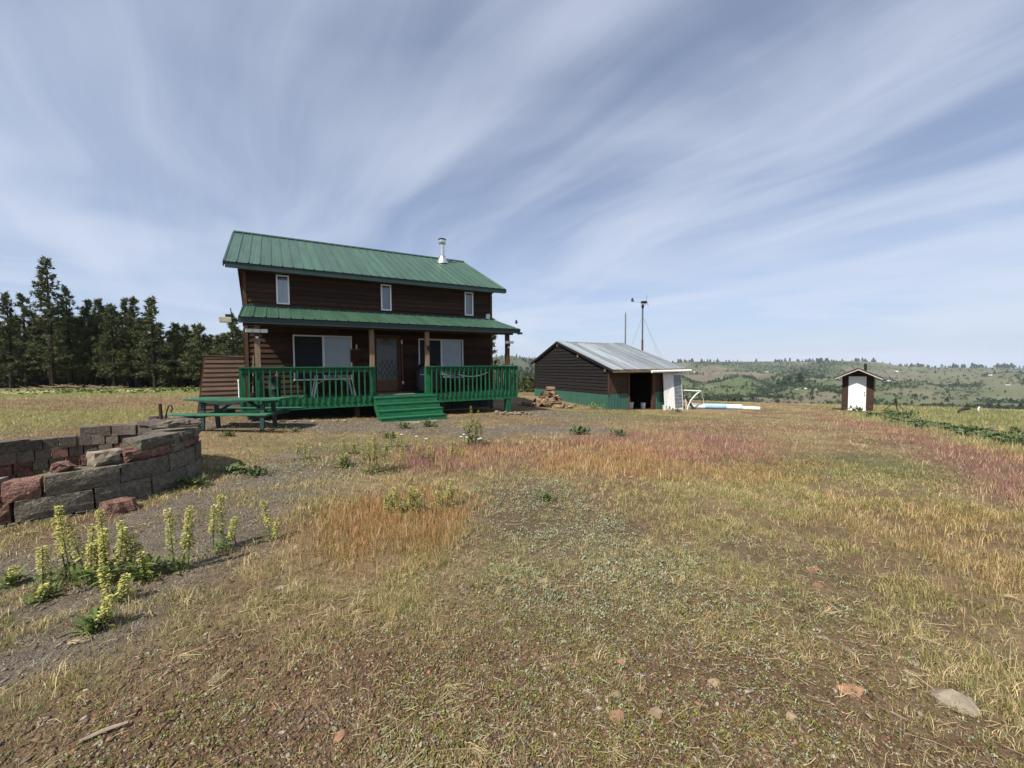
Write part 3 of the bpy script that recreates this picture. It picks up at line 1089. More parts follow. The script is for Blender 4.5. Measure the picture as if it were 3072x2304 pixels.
def folding_table():
    e = empty('folding_table', hw(2.45, -1.05, .797), TH + .03, 'white folding table behind the porch railing under the first big window', 'table')
    MB().box(-.62, .62, -.36, .36, .70, .74).build('table_top', M['blackmetal'], e, bevel=.01)
    for sx in (-1, 1):
        for sy in (-1, 1):
            MB().bar((sx * .5, sy * .28, .69), (sx * .62, sy * .30, .0), .035, .035).build('leg', M['white'], e)
        MB().bar((sx * .57, -.26, .3), (sx * .57, .26, .3), .02, .02).build('crossbar', M['steel'], e)
        MB().bar((sx * .54, 0, .35), (sx * .12, 0, .69), .012, .012).build('brace', M['steel'], e)
    t = empty('box', hw(2.2, -1.05, 1.539), TH + .2, 'dark low box lying on the white folding table', 'box')
    MB().box(-.28, .28, -.14, .14, 0, .10).build('carton', M['blackmetal'], t, bevel=.01)
    for k in (-1, 1):
        MB().box(k * .19 - .05, k * .19 + .05, -.144, -.1405, .03, .08).build('sticker', M['white'], t)
    t = empty('cooler', hw(2.85, -1.0, 1.539), TH - .1, 'low dark cooler with white latches on the white folding table', 'cooler')
    MB().box(-.2, .2, -.13, .13, 0, .12).build('tub', M['blackmetal'], t, bevel=.01)
    MB().box(-.21, .21, -.14, .14, .121, .15).build('lid', M['whitedirty'], t, bevel=.008)


folding_table()
e = empty('trash_can', hw(.78, -1.35, .797), TH, 'grey metal can behind the railing near the leaning panel', 'can')
MB().lathe([(.15, 0), (.165, .02), (.165, .06), (.155, .07), (.16, .30), (.168, .31), (.16, .33), (.165, .58), (.172, .60), (.165, .61)], (0, 0, 0), 18).build('drum', M['greycan'], e, smooth=True)
MB().lathe([(.175, .615), (.175, .64), (.09, .68), (.02, .69)], (0, 0, 0), 18).build('lid', M['greycan'], e, smooth=True)
e = empty('fire_extinguisher', hw(.86, -1.15, 1.55), TH, 'red fire extinguisher hanging behind the railing by the grey can', 'extinguisher')
MB().lathe([(.05, -.30), (.055, -.28), (.055, -.02), (.03, .03), (.018, .04)], (0, 0, 0), 12).build('bottle', M['red'], e, smooth=True)
MB().box(-.02, .06, -.015, .015, .045, .075).build('valve', M['blackmetal'], e)
MB().tube([(.03, 0, .06), (.085, 0, -.02), (.075, 0, -.2)], .011, 6).build('hose', M['blackmetal'], e)
e = empty('shovel', hw(.22, -1.2, .797), TH, 'long-handled shovel standing behind the first railing balusters', 'shovel')
MB().tube([(0, 0, .2), (.03, .25, 1.3)], .016, 7).build('handle', M['postwood'], e)
MB().prism([(-.09, 0, .22), (.09, 0, .22), (.10, -.02, .08), (.0, -.03, 0), (-.10, -.02, .08)], (0, .012, .004)).build('blade', M['blackmetal'], e)
MB().box(-.05, .05, .24, .27, 1.30, 1.33).build('grip', M['blackmetal'], e)


def grill():
    e = empty('covered_grill', hw(5.72, -1.0, .797), TH, 'black covered barbecue grill beside the top of the porch stairs', 'grill')
    mb = MB()
    rings = []
    for z, wx, wy in ((.08, .50, .30), (.5, .49, .29), (.80, .46, .27), (.98, .40, .23), (1.06, .28, .15)):
        rings.append([(wx * math.cos(t) * 1.05 * (1 + .06 * math.sin(5 * t + z * 7)), wy * math.sin(t) * 1.1 * (1 + .06 * math.cos(7 * t)), z) for t in np.linspace(0, 2 * math.pi, 28, endpoint=False)])
    V = [p for r_ in rings for p in r_]
    Fq = [(i * 28 + j, i * 28 + (j + 1) % 28, (i + 1) * 28 + (j + 1) % 28, (i + 1) * 28 + j) for i in range(4) for j in range(28)] + [tuple(4 * 28 + j for j in range(28))]
    mb.add(V, Fq).build('cover', M['black'], e, smooth=True)
    for sx in (-1, 1):
        for sy in (-1, 1):
            MB().bar((sx * .4, sy * .2, 0), (sx * .4, sy * .2, .3), .03, .03).build('leg', M['blackmetal'], e)
    MB().tube([(-.44, -.31, .66), (-.44, -.36, .66), (-.30, -.36, .66), (-.30, -.31, .66)], .012, 6).build('handle', M['white'], e)
    MB().tube([(.42, -.28, .56), (.72, -.28, .56)], .035, 8).build('side_bar', M['whitedirty'], e)
    MB().box(.50, .92, -.2, .2, .60, .63).build('side_shelf', M['whitedirty'], e)
    t = empty('tool_tray', hw(6.17, -1.2, 1.43), TH, 'small pale tray on the grill shelf behind the railing', 'tray')
    MB().box(-.14, .14, -.09, .09, 0, .015).box(-.14, .14, -.09, -.08, .015, .05).box(-.14, .14, .08, .09, .015, .05).build('tray_pan', M['steel'], t)
    MB().tube([(-.05, -.02, .02), (.03, .02, .09)], .012, 6).build('tool_handle', M['white'], t)


grill()
e = empty('bench', hw(7.35, -.95, .797), TH, 'dark bench behind the far stretch of porch railing', 'bench')
for k in range(3):
    MB().box(-.75, .75, -.22 + k * .13, -.10 + k * .13, .42, .455).build('slat', M['blackmetal'], e)
for sx in (-1, 1):
    MB().box(sx * .66 - .03, sx * .66 + .03, -.2, .16, 0, .418).build('leg', M['blackmetal'], e)
for k in range(2):
    MB().box(-.75, .75, .17, .20, .58 + k * .14, .68 + k * .14).build('back_slat', M['blackmetal'], e)
e = empty('bent_pipe', hw(7.3, -1.3, 1.37), TH, 'long pale bent pipe laid behind the far porch railing', 'pipe')
MB().tube([(-.62 + .062 * k * 2, -.1, .10 * ((k - 5) / 5) ** 2 - .02 + (.06 * (k / 10) ** 3)) for k in range(11)], .022, 7).build('tube', M['whitedirty'], e, smooth=True)
MB().bar((-.5, -.1, -.57), (-.5, -.1, .07), .03, .03).build('prop', M['blackmetal'], e)
MB().bar((.5, -.1, -.57), (.5, -.1, .08), .03, .03).build('prop', M['blackmetal'], e)
e = empty('door_pole', hw(4.99, -.09, .797), TH, 'thin brown pole with pale ends standing beside the front door', 'pole')
MB().tube([(0, 0, .33), (-.02, 0, 1.86)], .018, 8).build('shaft', M['copperpole'], e)
MB().lathe([(.028, .28), (.042, .30), (.042, .38), (.022, .40)], (0, 0, 0), 10).build('lower_collar', M['whitedirty'], e, smooth=True)
MB().lathe([(.024, 1.80), (.034, 1.82), (.034, 1.93), (.01, 1.97)], (-.02, 0, 0), 10).build('upper_cap', M['whitedirty'], e, smooth=True)
MB().tube([(0, 0, 0), (0, 0, .28)], .026, 8).build('foot', M['rust'], e)
e = empty('wall_shelf', hw(3.30, -.06, 2.36), TH, 'small red-brown wall shelf with a lamp between window and front door', 'shelf')
MB().box(-.17, .17, -.09, .02, 0, .03).build('board', M['copperpole'], e)
MB().box(-.15, .15, -.03, .02, -.45, -.01).build('back_panel', mat('dark_red_paint', (.05, .012, .01), .7, bump=.05), e)
MB().lathe([(.02, .03), (.03, .06), (.03, .14), (.012, .19)], (.05, -.03, 0), 10).build('lamp', M['whitedirty'], e, smooth=True)
e = empty('post_ornament', hw(5.40, -1.89, 2.38), TH, 'dark carved ornament nailed to the porch post at the top of the stairs', 'ornament')
MB().prism([(-.04, 0, -.1), (.03, 0, -.12), (.06, 0, .0), (.03, 0, .09), (-.02, 0, .08), (-.05, 0, .02)], (0, -.03, 0)).build('plaque', M['rust'], e, bevel=.004)
MB().tube([(-.05, -.02, .03), (-.09, -.03, .06), (-.10, -.03, .10)], .01, 5).build('horn', M['rust'], e)
e = empty('door_mat', hw(4.4, -.75, .797), TH, 'thin grey-tan door mat on the porch floor above the stairs', 'mat')
MB().box(-.6, .6, -.9, .4, .002, .014).build('mat_sheet', mat('grey_tan_mat', (.22, .19, .14), .95, bump=.3, bscale=80), e)


# leaning boarded panel / lean-to at the house corner
def lean_to():
    e = empty('lean_to', hw(-.62, .5, 0), TH, 'weathered grey-brown boarded lean-to with slanting edge beside the house corner', 'lean-to')
    zt = 2.12
    z = .02
    k = 0
    while z < zt - .05:
        t = z / zt
        x0 = -.72 + .26 * t
        lap_board(e, M['greywood'], (0, 0, 0), (1, 0, 0), (0, -1, 0), x0, .60, z, min(z + .145, zt), seed=300 + k)
        z += .145
        k += 1
    MB().prism([(-.70, 0.001, .0), (.58, .001, .0), (.58, .001, zt - .02), (-.44, .001, zt)], (0, .9, 0)).build('body', M['greywood'], e)
    MB().bar((-.745, -.012, .0), (-.475, -.012, zt + .02), .05, .03, up=(0, 1, 0)).build('edge_trim', M['trimwood'], e)
    MB().prism([(-.52, -.05, zt + .015), (.62, -.05, zt - .035), (.62, -.05, zt - .015), (-.52, -.05, zt + .04)], (0, 1.0, 0)).build('top_cap', M['greywood'], e)


lean_to()
e = empty('white_downpipe', hw(-.10, -1.60, .5), TH, 'short white pipe fixed upright to the deck end by the lean-to', 'pipe')
MB().tube([(0, 0, .28), (0, 0, .86)], .02, 10).build('tube', M['white'], e, smooth=True)
MB().lathe([(.028, .85), (.028, .90), (.012, .91)], (0, 0, 0), 10).build('cap', M['white'], e, smooth=True)


# picnic table
def picnic():
    x, y = -6.75, 10.15
    e = empty('picnic_table', (x, y, hz(x, y)), R(-1), 'worn green wooden picnic table standing in front of the deck', 'picnic table')
    for k in range(5):
        yy = -.36 + k * .147
        mb = MB()
        sag = .012 * math.sin(k * 2.1)
        n = 6
        V = []
        for i in range(n + 1):
            s = -1.17 + 2.34 * i / n
            dz = -(.02 + sag) * (1 - (s / 1.17) ** 2)
            V += [(s, yy, .725 + dz), (s, yy + .138, .725 + dz), (s, yy + .138, .763 + dz), (s, yy, .763 + dz)]
        Fq = [(0, 1, 2, 3), (4 * n + 3, 4 * n + 2, 4 * n + 1, 4 * n)] + [(4 * i + j, 4 * i + 4 + j, 4 * i + 4 + (j + 1) % 4, 4 * i + (j + 1) % 4) for i in range(n) for j in range(4)]
        mb.add(V, Fq).build('top_plank', M['greenworn'], e)
    for sy in (-1, 1):
        for k in range(2):
            y0 = sy * .70 - .145 + k * .148
            MB().box(-1.16, 1.16, y0, y0 + .14, .405, .443).build('seat_plank', M['greenworn'], e, bevel=.004)
    for sx in (-.80, .67):
        for sy in (-1, 1):
            MB().bar((sx, sy * .27, -.03), (sx, sy * .20, .724), .04, .10, up=(1, 0, 0)).build('leg', M['fascia'], e)
        MB().box(sx + .025, sx + .065, -.82, .82, .305, .404).build('seat_support', M['fascia'], e)
        MB().box(sx + .025, sx + .065, -.36, .36, .63, .724).build('top_support', M['green'], e)
    for sx in (-1, 1):
        MB().bar((sx * .74, 0, .33), (sx * .12, 0, .70), .04, .085, up=(0, 1, 0)).build('brace', M['fascia'], e)
    # loosened strip hanging in a bow under the near edge
    mb = MB()
    n = 14
    V = []
    for i in range(n + 1):
        s = -1.05 + 1.75 * i / n
        d = .10 * math.sin(math.pi * i / n) ** 2
        V += [(s, -.395, .724 - d), (s, -.375, .724 - d), (s, -.375, .735 - d * .3), (s, -.395, .735 - d * .3)]
    Fq = [(0, 1, 2, 3), (4 * n + 3, 4 * n + 2, 4 * n + 1, 4 * n)] + [(4 * i + j, 4 * i + 4 + j, 4 * i + 4 + (j + 1) % 4, 4 * i + (j + 1) % 4) for i in range(n) for j in range(4)]
    mb.add(V, Fq).build('sagging_edge_strip', M['fascia'], e)


picnic()


# ------------------------------------------------------------------ the shed
SA = R(28)
SX, SY, SZ = 5.06, 21.5, -.86
SL, ST, SRT = 5.33, 7.45, 4.59
shed = empty('shed', (SX, SY, SZ), SA, 'low dark board shed with zinc roof and green metal base', 'shed')


def sw(s, t, z):
    c, n = math.cos(SA), math.sin(SA)
    return Vector((SX + s * c - t * n, SY + s * n + t * c, SZ + z))


def build_shed():
    e0, er, eb = (-.5, 2.22), (SRT, 3.96), (ST + .35, 2.64)
    kf, kb = (er[1] - e0[1]) / (er[0] - e0[0]), (er[1] - eb[1]) / (eb[0] - er[0])
    rz = lambda t: (e0[1] + kf * (t + .5)) if t < SRT else er[1] - kb * (t - SRT)
    gw = empty('gable_wall', (0, 0, 0))
    gw.parent = shed
    for x, nx in ((0, 1), (SL, -1)):
        MB().prism([(x, .1, -.4), (x, ST - .1, -.4), (x, ST - .1, rz(ST) - .16), (x, SRT, er[1] - .14), (x, .1, rz(.1) - .16)], (nx * .09, 0, 0)).build('sheathing', M['core'], gw)
    z, k = .93, 0
    while z < 3.75:
        zt = z + .185
        za = zt - .10
        t0 = 0 if za < rz(0) - .12 else (za + .12 - e0[1]) / kf - .5
        t1 = ST if za < rz(ST) - .12 else SRT + (er[1] - za - .12) / kb
        if t1 - t0 > .3:
            lap_board(gw, M['shedboard'], (0, 0, 0), (0, 1, 0), (-1, 0, 0), t0 + .02, t1 - .02, z, zt, seed=500 + k, seg=1.2)
        z = zt
        k += 1
    # corrugated base, one sheet per rib pitch
    cb = empty('metal_base', (0, 0, 0))
    cb.parent = shed
    n = 36
    for i in range(n):
        t0 = i * ST / n
        w = ST / n
        MB().prism([(-.012, t0, -.5), (-.012, t0 + w * .55, -.5), (-.03, t0 + w * .68, -.5), (-.03, t0 + w * .88, -.5), (-.012, t0 + w, -.5), (-.002, t0 + w, -.5), (-.002, t0, -.5)], (0, 0, 1.42 + .012 * math.sin(i * 1.7))).build('sheet', M['shedgreen'], cb)
    n = 7
    for i in range(n):
        w = 1.47 / n
        s0 = i * w
        MB().prism([(s0, -.012, -.5), (s0 + w * .55, -.012, -.5), (s0 + w * .68, -.03, -.5), (s0 + w * .88, -.03, -.5), (s0 + w, -.012, -.5), (s0 + w, -.002, -.5), (s0, -.002, -.5)], (0, 0, 1.42)).build('sheet', M['shedgreen'], cb)
    n = 9
    for i in range(n):
        w = (SL - 3.42) / n
        s0 = 3.42 + i * w
        MB().prism([(s0, -.012, -.5), (s0 + w * .55, -.012, -.5), (s0 + w * .68, -.03, -.5), (s0 + w * .88, -.03, -.5), (s0 + w, -.012, -.5), (s0 + w, -.002, -.5), (s0, -.002, -.5)], (0, 0, 1.42)).build('sheet', M['shedgreen'], cb)
    fw = empty('front_wall', (0, 0, 0))
    fw.parent = shed
    hole = (1.49, 3.22, -.5, 2.02)
    wall_core(fw, M['core'], (0, 0, 0), (1, 0, 0), (0, -1, 0), 0, SL, -.5, 2.30, [hole], th=.09)
    for i, (a, b) in enumerate(((0.0, .74), (.745, 1.47), (3.44, 4.4), (4.405, SL))):
        MB().box(a, b, -.016, -.002, .925, 2.28).build('panel', M['shedbrown'], fw)
    MB().box(-.02, .07, -.05, -.017, .90, 2.28).build('corner_board', M['trimwood'], fw)
    MB().box(1.40, 1.49, -.06, -.02, -.4, 2.1).build('door_post', M['trimwood'], fw)
    MB().box(3.22, 3.42, -.06, .0, -.4, 2.1).build('door_post', M['trimwood'], fw)
    MB().box(1.40, 3.42, -.05, -.018, 2.03, 2.22).build('header', M['postwood'], fw)
    MB().box(0, SL, ST - .09, ST - .001, -.4, rz(ST) - .12).build('back_wall', M['shedboard'], shed)
    MB().box(.1, SL - .1, .1, ST - .1, -.45, -.02).build('floor', M['core'], shed)
    rf = empty('roof', (0, 0, 0))
    rf.parent = shed
    n = 14
    gw_ = .12
    pw = (SL + 2 * gw_) / n
    for i in range(n):
        j1, j2 = random.uniform(-.03, .03), random.uniform(-.012, .012)
        sag = -.05 * math.sin(math.pi * min(1, i / n))
        metal_panel('panel', M['zinc'], rf, -gw_ + i * pw, pw, (e0[0] + j1, e0[1] + .004), (er[0] + .02, er[1] + .005 + sag), rib=.034)
        metal_panel('panel', M['zinc'], rf, -gw_ + i * pw, pw, (eb[0], eb[1]), (er[0] - .02, er[1] + .003 + sag), rib=.016)
    MB().prism([(-gw_, e0[0] + .04, e0[1] - .01), (-gw_, er[0], er[1] - .07), (-gw_, eb[0] - .04, eb[1] - .03), (-gw_, eb[0] - .04, eb[1] - .09), (-gw_, er[0], er[1] - .15), (-gw_, e0[0] + .04, e0[1] - .07)], (SL + 2 * gw_, 0, 0)).build('roof_deck', M['core'], rf)
    for (p, q) in ((e0, er), (eb, er)):
        MB().prism([(-gw_ - .03, p[0], p[1] - .13), (-gw_ - .03, q[0], q[1] - .13), (-gw_ - .03, q[0], q[1] - .002), (-gw_ - .03, p[0], p[1] - .004)], (.028, 0, 0)).build('rake_board', M['shedboard'], rf)
    MB().box(-gw_, SL + gw_, e0[0] + .005, e0[0] + .035, e0[1] - .15, e0[1] - .012).build('fascia', M['postwood'], rf)
    for i, t in enumerate((.15, 2.5, SRT, ST - .1)):
        MB().box(-.11, .12, t - .05, t + .05, rz(t) - .32, rz(t) - .17).build('purlin_end', M['postwood'], rf)
    for i in range(6):
        s0 = -gw_ + i * (SL + 2 * gw_) / 6
        dz = -.05 * math.sin(math.pi * (i + .5) / 6)
        MB().prism([(s0, SRT - .17, er[1] - .045 + dz), (s0, SRT, er[1] + .03 + dz), (s0, SRT + .17, er[1] - .055 + dz), (s0, SRT, er[1] + .012 + dz)], ((SL + 2 * gw_) / 6 - .004, 0, 0)).build('ridge_cap', M['zinc'], rf)


build_shed()
e = empty('eave_pipe', sw(4.15, -.56, 2.09), SA, 'long white plastic pipe hung under the shed eave', 'pipe')
MB().tube([(-1.55, 0, 0), (1.58, 0, .02)], .075, 14).build('tube', M['pvc'], e, smooth=True)
for x in (-1.2, 0, 1.2):
    MB().box(x - .015, x + .015, -.005, .06, .075, .14).build('hanger', M['blackmetal'], e)


def lean_door():
    e = empty('leaning_door', sw(4.6, -.42, 0), SA + R(-6), 'scuffed white door leaning on the shed front with a grey metal sheet', 'door')
    tl = .09
    def P(x, z, off=0.0):
        return Vector((x, tl * z - off, z))
    MB().prism([P(-.72, -.25), P(.62, -.25), P(.62, 1.98), P(-.72, 1.98)], (0, .04, -.01)).build('leaf', M['whitedirty'], e)
    s = MB()
    n = 18
    pts = []
    for i in range(n + 1):
        z = -.02 + 1.88 * i / n
        pts.append((P(.0, z, .006 + .012 * (i % 2)), P(.56, z, .006 + .012 * (i % 2))))
    V = [p for ab in pts for p in ab]
    s.add(V, [(2 * i, 2 * i + 1, 2 * i + 3, 2 * i + 2) for i in range(n)])
    s.build('metal_sheet', mat('grey_sheet_metal', (.20, .225, .25), .45, .4, var=.35, scale=3, stretch=(1, 1, 5), bump=.1), e)
    MB().prism([P(-.06, -.22, .004), P(.0, -.22, .004), P(.0, 1.95, .004), P(-.02, 1.95, .004)], (0, -.02, 0)).build('edge_strip', M['white'], e)
    MB().prism([P(-.62, -.2, .003), P(-.07, -.2, .003), P(-.07, 1.7, .003)], (0, -.012, 0)).build('sunlit_triangle', M['white'], e)  # whiter triangle paints the sunlit part of the leaf; not a separate piece
    MB().box(-.47, -.40, -.08, -.03, .03, .09).build('knob', M['blackmetal'], e)


lean_door()
for i, (s, t, r_, hgt, lab) in enumerate(((1.75, .35, .15, .38, 'white plastic bucket just inside the shed doorway next to the green base'), (2.3, .7, .16, .36, 'squat white tub in the middle of the shed doorway'), (2.95, .4, .15, .32, 'white plastic bucket inside the shed doorway against the brown door post'), (3.75, -.45, .13, .26, 'small white pail on the ground between door post and leaning white door'))):
    p = sw(s, t, 0)
    p.z = max(hz(p.x, p.y), SZ - .02) if t > 0 else hz(p.x, p.y)
    e = empty('bucket', p, i * .7, lab, 'bucket', 'buckets at the shed door')
    MB().lathe([(r_ * .82, 0), (r_ * .98, hgt * .9), (r_ * 1.06, hgt * .91), (r_ * 1.06, hgt), (r_ * .9, hgt)], (0, 0, 0), 16).build('pail', M['bucket'], e, smooth=True)
    MB().tube([(r_ * math.cos(t_), .02, hgt * .9 - r_ * .7 * math.sin(t_)) for t_ in np.linspace(0, math.pi, 9)], .006, 5).build('handle', M['steel'], e)
e = empty('gas_cylinder', sw(2.45, 1.0, -.02), 0, 'grey gas cylinder standing in the dark behind the squat tub in the shed', 'cylinder')
MB().lathe([(.12, 0), (.15, .05), (.15, .42), (.11, .52), (.04, .55)], (0, 0, 0), 16).build('tank', M['greycan'], e, smooth=True)
MB().lathe([(.09, .55), (.09, .66), (.08, .66)], (0, 0, 0), 12).build('collar', M['greycan'], e, smooth=True)
e = empty('scrap_boards', sw(5.65, -.5, -.1), SA, 'brown boards leaning on the shed end beside the leaning white door', 'boards')
for k in range(3):
    MB().bar((.35 + .1 * k, -.15, -.2), (-.15 + .12 * k, .1, .75 - .2 * k), .12, .025, up=(0, 1, 0)).build('board', M['shedbrown'], e)


# wind turbine and bare pole behind the shed
def turbine():
    x, y = 9.57, 30.0
    z0 = hz(x, y)
    top = 6.15
    e = empty('wind_turbine', (x, y, z0), 0, 'small wind turbine with tail fin on a guyed pole behind the shed', 'wind turbine')
    h = top - z0
    MB().tube([(0, 0, -.2), (0, 0, h * .62)], .075, 10).build('pole', M['trimwood'], e, smooth=True)
    MB().tube([(0, 0, h * .60), (0, 0, h - .15)], .058, 10).build('upper_pole', mat('grey_steel_pole', (.13, .12, .12), .5, .5), e, smooth=True)
    MB().lathe([(.06, h - .45), (.10, h - .35), (.10, h - .22), (.06, h - .12)], (0, 0, 0), 10).build('yaw_mount', M['blackmetal'], e, smooth=True)
    MB().tube([(-.12, 0, h), (.20, 0, h + .02)], [.09, .11], 10).build('nacelle', M['blackmetal'], e, smooth=True)
    MB().bar((-.1, 0, h), (-.72, 0, h + .04), .03, .03).build('tail_boom', M['steel'], e)
    MB().prism([(-.62, -.01, h + .04), (-.84, -.01, h + .05), (-.84, -.01, h + .22), (-.76, -.01, h + .36), (-.70, -.01, h + .28)], (0, .02, 0)).build('tail_fin', M['greycan'], e)
    MB().lathe([(.0, .0), (.05, .02), (.07, .08), (.07, .12)], (0, 0, 0), 10).build('spinner', M['blackmetal'], e, smooth=True).matrix_local = Matrix.Translation((.34, 0, h + .02)) @ Matrix.Rotation(R(-90), 4, 'Y')
    for k in range(3):
        a = R(90 + 120 * k + 8)
        d = Vector((0, math.cos(a), math.sin(a)))
        c = Vector((.27, 0, h + .02))
        p = Vector((1, 0, 0)).cross(d)
        MB().add([c + d * .05 - p * .03, c + d * .05 + p * .03, c + d * .55 + p * .012, c + d * .55 - p * .012, c + d * .05 - p * .03 + Vector((.015, 0, 0)), c + d * .05 + p * .03 + Vector((.008, 0, 0)), c + d * .55 + p * .012 + Vector((.006, 0, 0)), c + d * .55 - p * .012 + Vector((.012, 0, 0))],
                 [(0, 1, 2, 3), (7, 6, 5, 4), (0, 4, 5, 1), (1, 5, 6, 2), (2, 6, 7, 3), (3, 7, 4, 0)]).build('blade', M['blackmetal'], e)
    for (gx, gy) in ((-2.6, -.8), (2.4, -1.6), (3.0, 1.0), (-1.5, 2.5)):
        MB().tube([(0, 0, h * .86), (gx, gy, hz(x + gx, y + gy) - z0)], .008, 4).build('guy_wire', M['steel'], e)
    x, y = 8.02, 29.0
    z0 = hz(x, y)
    e = empty('bare_pole', (x, y, z0), 0, 'bare grey pole rising behind the shed roof', 'pole')
    MB().tube([(0, 0, -.2), (.03, 0, 5.2 - z0)], [.06, .05], 8).build('shaft', mat('grey_pole', (.17, .18, .18), .6, .3), e, smooth=True)
    MB().box(-.01, .08, -.03, .03, 5.2 - z0, 5.34 - z0).build('bracket', M['steel'], e)


turbine()


# firewood
def firewood():
    rr = random.Random(5)
    protos = []
    for k in range(5):
        mb = MB()
        r0 = rr.uniform(.075, .12)
        n = 7
        cut = rr.uniform(.2, .9)
        prof = []
        for j in range(n):
            t = 2 * math.pi * j / n
            q = r0 * rr.uniform(.8, 1.15)
            x, z = q * math.cos(t), q * math.sin(t)
            if z > r0 * cut * .6:
                z = r0 * cut * .6
            prof.append((x, z))
        L_ = rr.uniform(.38, .46)
        V = []
        for i, s in enumerate((-L_ / 2, -L_ / 6, L_ / 6, L_ / 2)):
            V += [(x * rr.uniform(.93, 1.07), s + rr.uniform(-.01, .01), z * rr.uniform(.93, 1.07)) for x, z in prof]
        Fq = [tuple(range(n)), tuple(3 * n + j for j in reversed(range(n)))] + [(i * n + j, (i + 1) * n + j, (i + 1) * n + (j + 1) % n, i * n + (j + 1) % n) for i in range(3) for j in range(n)]
        me = bpy.data.meshes.new('log')
        me.from_pydata([tuple(v) for v in mb.v] + V, [], Fq)
        me.materials.append(M['log'])
        protos.append(me)
    cx, cy = 1.85, 19.7
    k = 0
    rows = 7
    for row in range(rows):
        half = .82 * (1 - row / (rows + .3)) ** 1.1
        cxr = cx + .12 * row / rows - .05
        for depth in (0, .43, .86):
            if depth > .5 and row > 3:
                continue
            n = max(1, int(half * 2 / .215))
            for i in range(n):
                x = cxr - half + (i + .5) * 2 * half / n + rr.uniform(-.04, .04)
                y = cy + depth + rr.uniform(-.06, .06) + row * .05
                z = hz(x, y) + .085 + row * .132 + rr.uniform(-.02, .02)
                o = bpy.data.objects.new('firewood_log', protos[rr.randrange(5)])
                C.objects.link(o)
                o.location = (x, y, z)
                turn = rr.random() < .5
                o.rotation_euler = (rr.uniform(-.12, .12), rr.uniform(0, 6.28), (rr.uniform(.7, 1.9) if turn else rr.uniform(-.5, .5)))
                tag(o, 'split firewood log in the heap between house and shed', 'log', 'firewood heap')
                k += 1
    for i in range(14):
        x, y = cx + rr.choice((-1, 1)) * rr.uniform(.8, 1.6), cy + rr.uniform(-.3, .7)
        o = bpy.data.objects.new('firewood_log', protos[rr.randrange(5)])
        C.objects.link(o)
        o.location = (x, y, hz(x, y) + .08)
        o.rotation_euler = (rr.uniform(-.1, .1), rr.uniform(0, 6), rr.uniform(0, 3))
        tag(o, 'stray split log lying on the ground at the foot of the firewood heap', 'log', 'stray firewood')


firewood()

# blue roll and pipe arch by the shed
def ground_tube(name, pts, r, m, label, parts, cat):
    x0, y0 = pts[0]
    e = empty(name, (x0, y0, hz(x0, y0)), 0, label, cat)
    for (i0, i1, mm, rr_, nm) in parts:
        P = []
        for i in range(i0, i1 + 1):
            x, y = pts[i]
            P.append((x - x0, y - y0, hz(x, y) + rr_ * .9 - e.location.z))
        MB().tube(P, rr_, 12).build(nm, M[mm], e, smooth=True)
    return e


ground_tube('vinyl_roll', [(10.6, 24.2), (11.4, 24.15), (11.95, 24.1), (12.6, 24.0), (13.1, 23.85), (13.35, 23.6), (13.75, 23.4), (14.1, 23.1)], .14, None, 'long rolled-up blue vinyl sheet lying in grass past the shed',
            [(0, 1, 'whitetube', .15, 'pale_end'), (1, 3, 'bluetube', .165, 'blue_roll'), (3, 5, 'whitetube', .16, 'aqua_roll'), (5, 7, 'pinktube', .115, 'pinkish_end')], 'vinyl roll')
e = empty('pipe_arch', (10.3, 23.6, hz(10.3, 23.6)), 0, 'bent white plastic pipe frame standing beside the shed end', 'pipe frame')
z0 = hz(10.3, 23.6)
MB().tube([(-.4, -.1, .12 - z0), (.62, 0, .06 - z0)], .035, 8).build('top_pipe', M['pvc'], e, smooth=True)
MB().tube([(.62, 0, .06 - z0), (.35, .02, -.14 - z0), (.08, .03, -.46 - z0), (-.08, .04, -.80 - z0), (-.12, .04, -1.1 - z0)], .035, 8).build('near_leg', M['pvc'], e, smooth=True)
MB().tube([(.62, 0, .06 - z0), (.85, .3, -.16 - z0), (1.02, .5, -.5 - z0), (1.1, .6, -1.15 - z0)], .03, 8).build('far_leg', M['pvc'], e, smooth=True)
MB().tube([(-.2, .2, -.2 - z0), (-.12, .22, -.6 - z0), (-.12, .22, -1.1 - z0)], .025, 8).build('short_leg', M['pvc'], e, smooth=True)


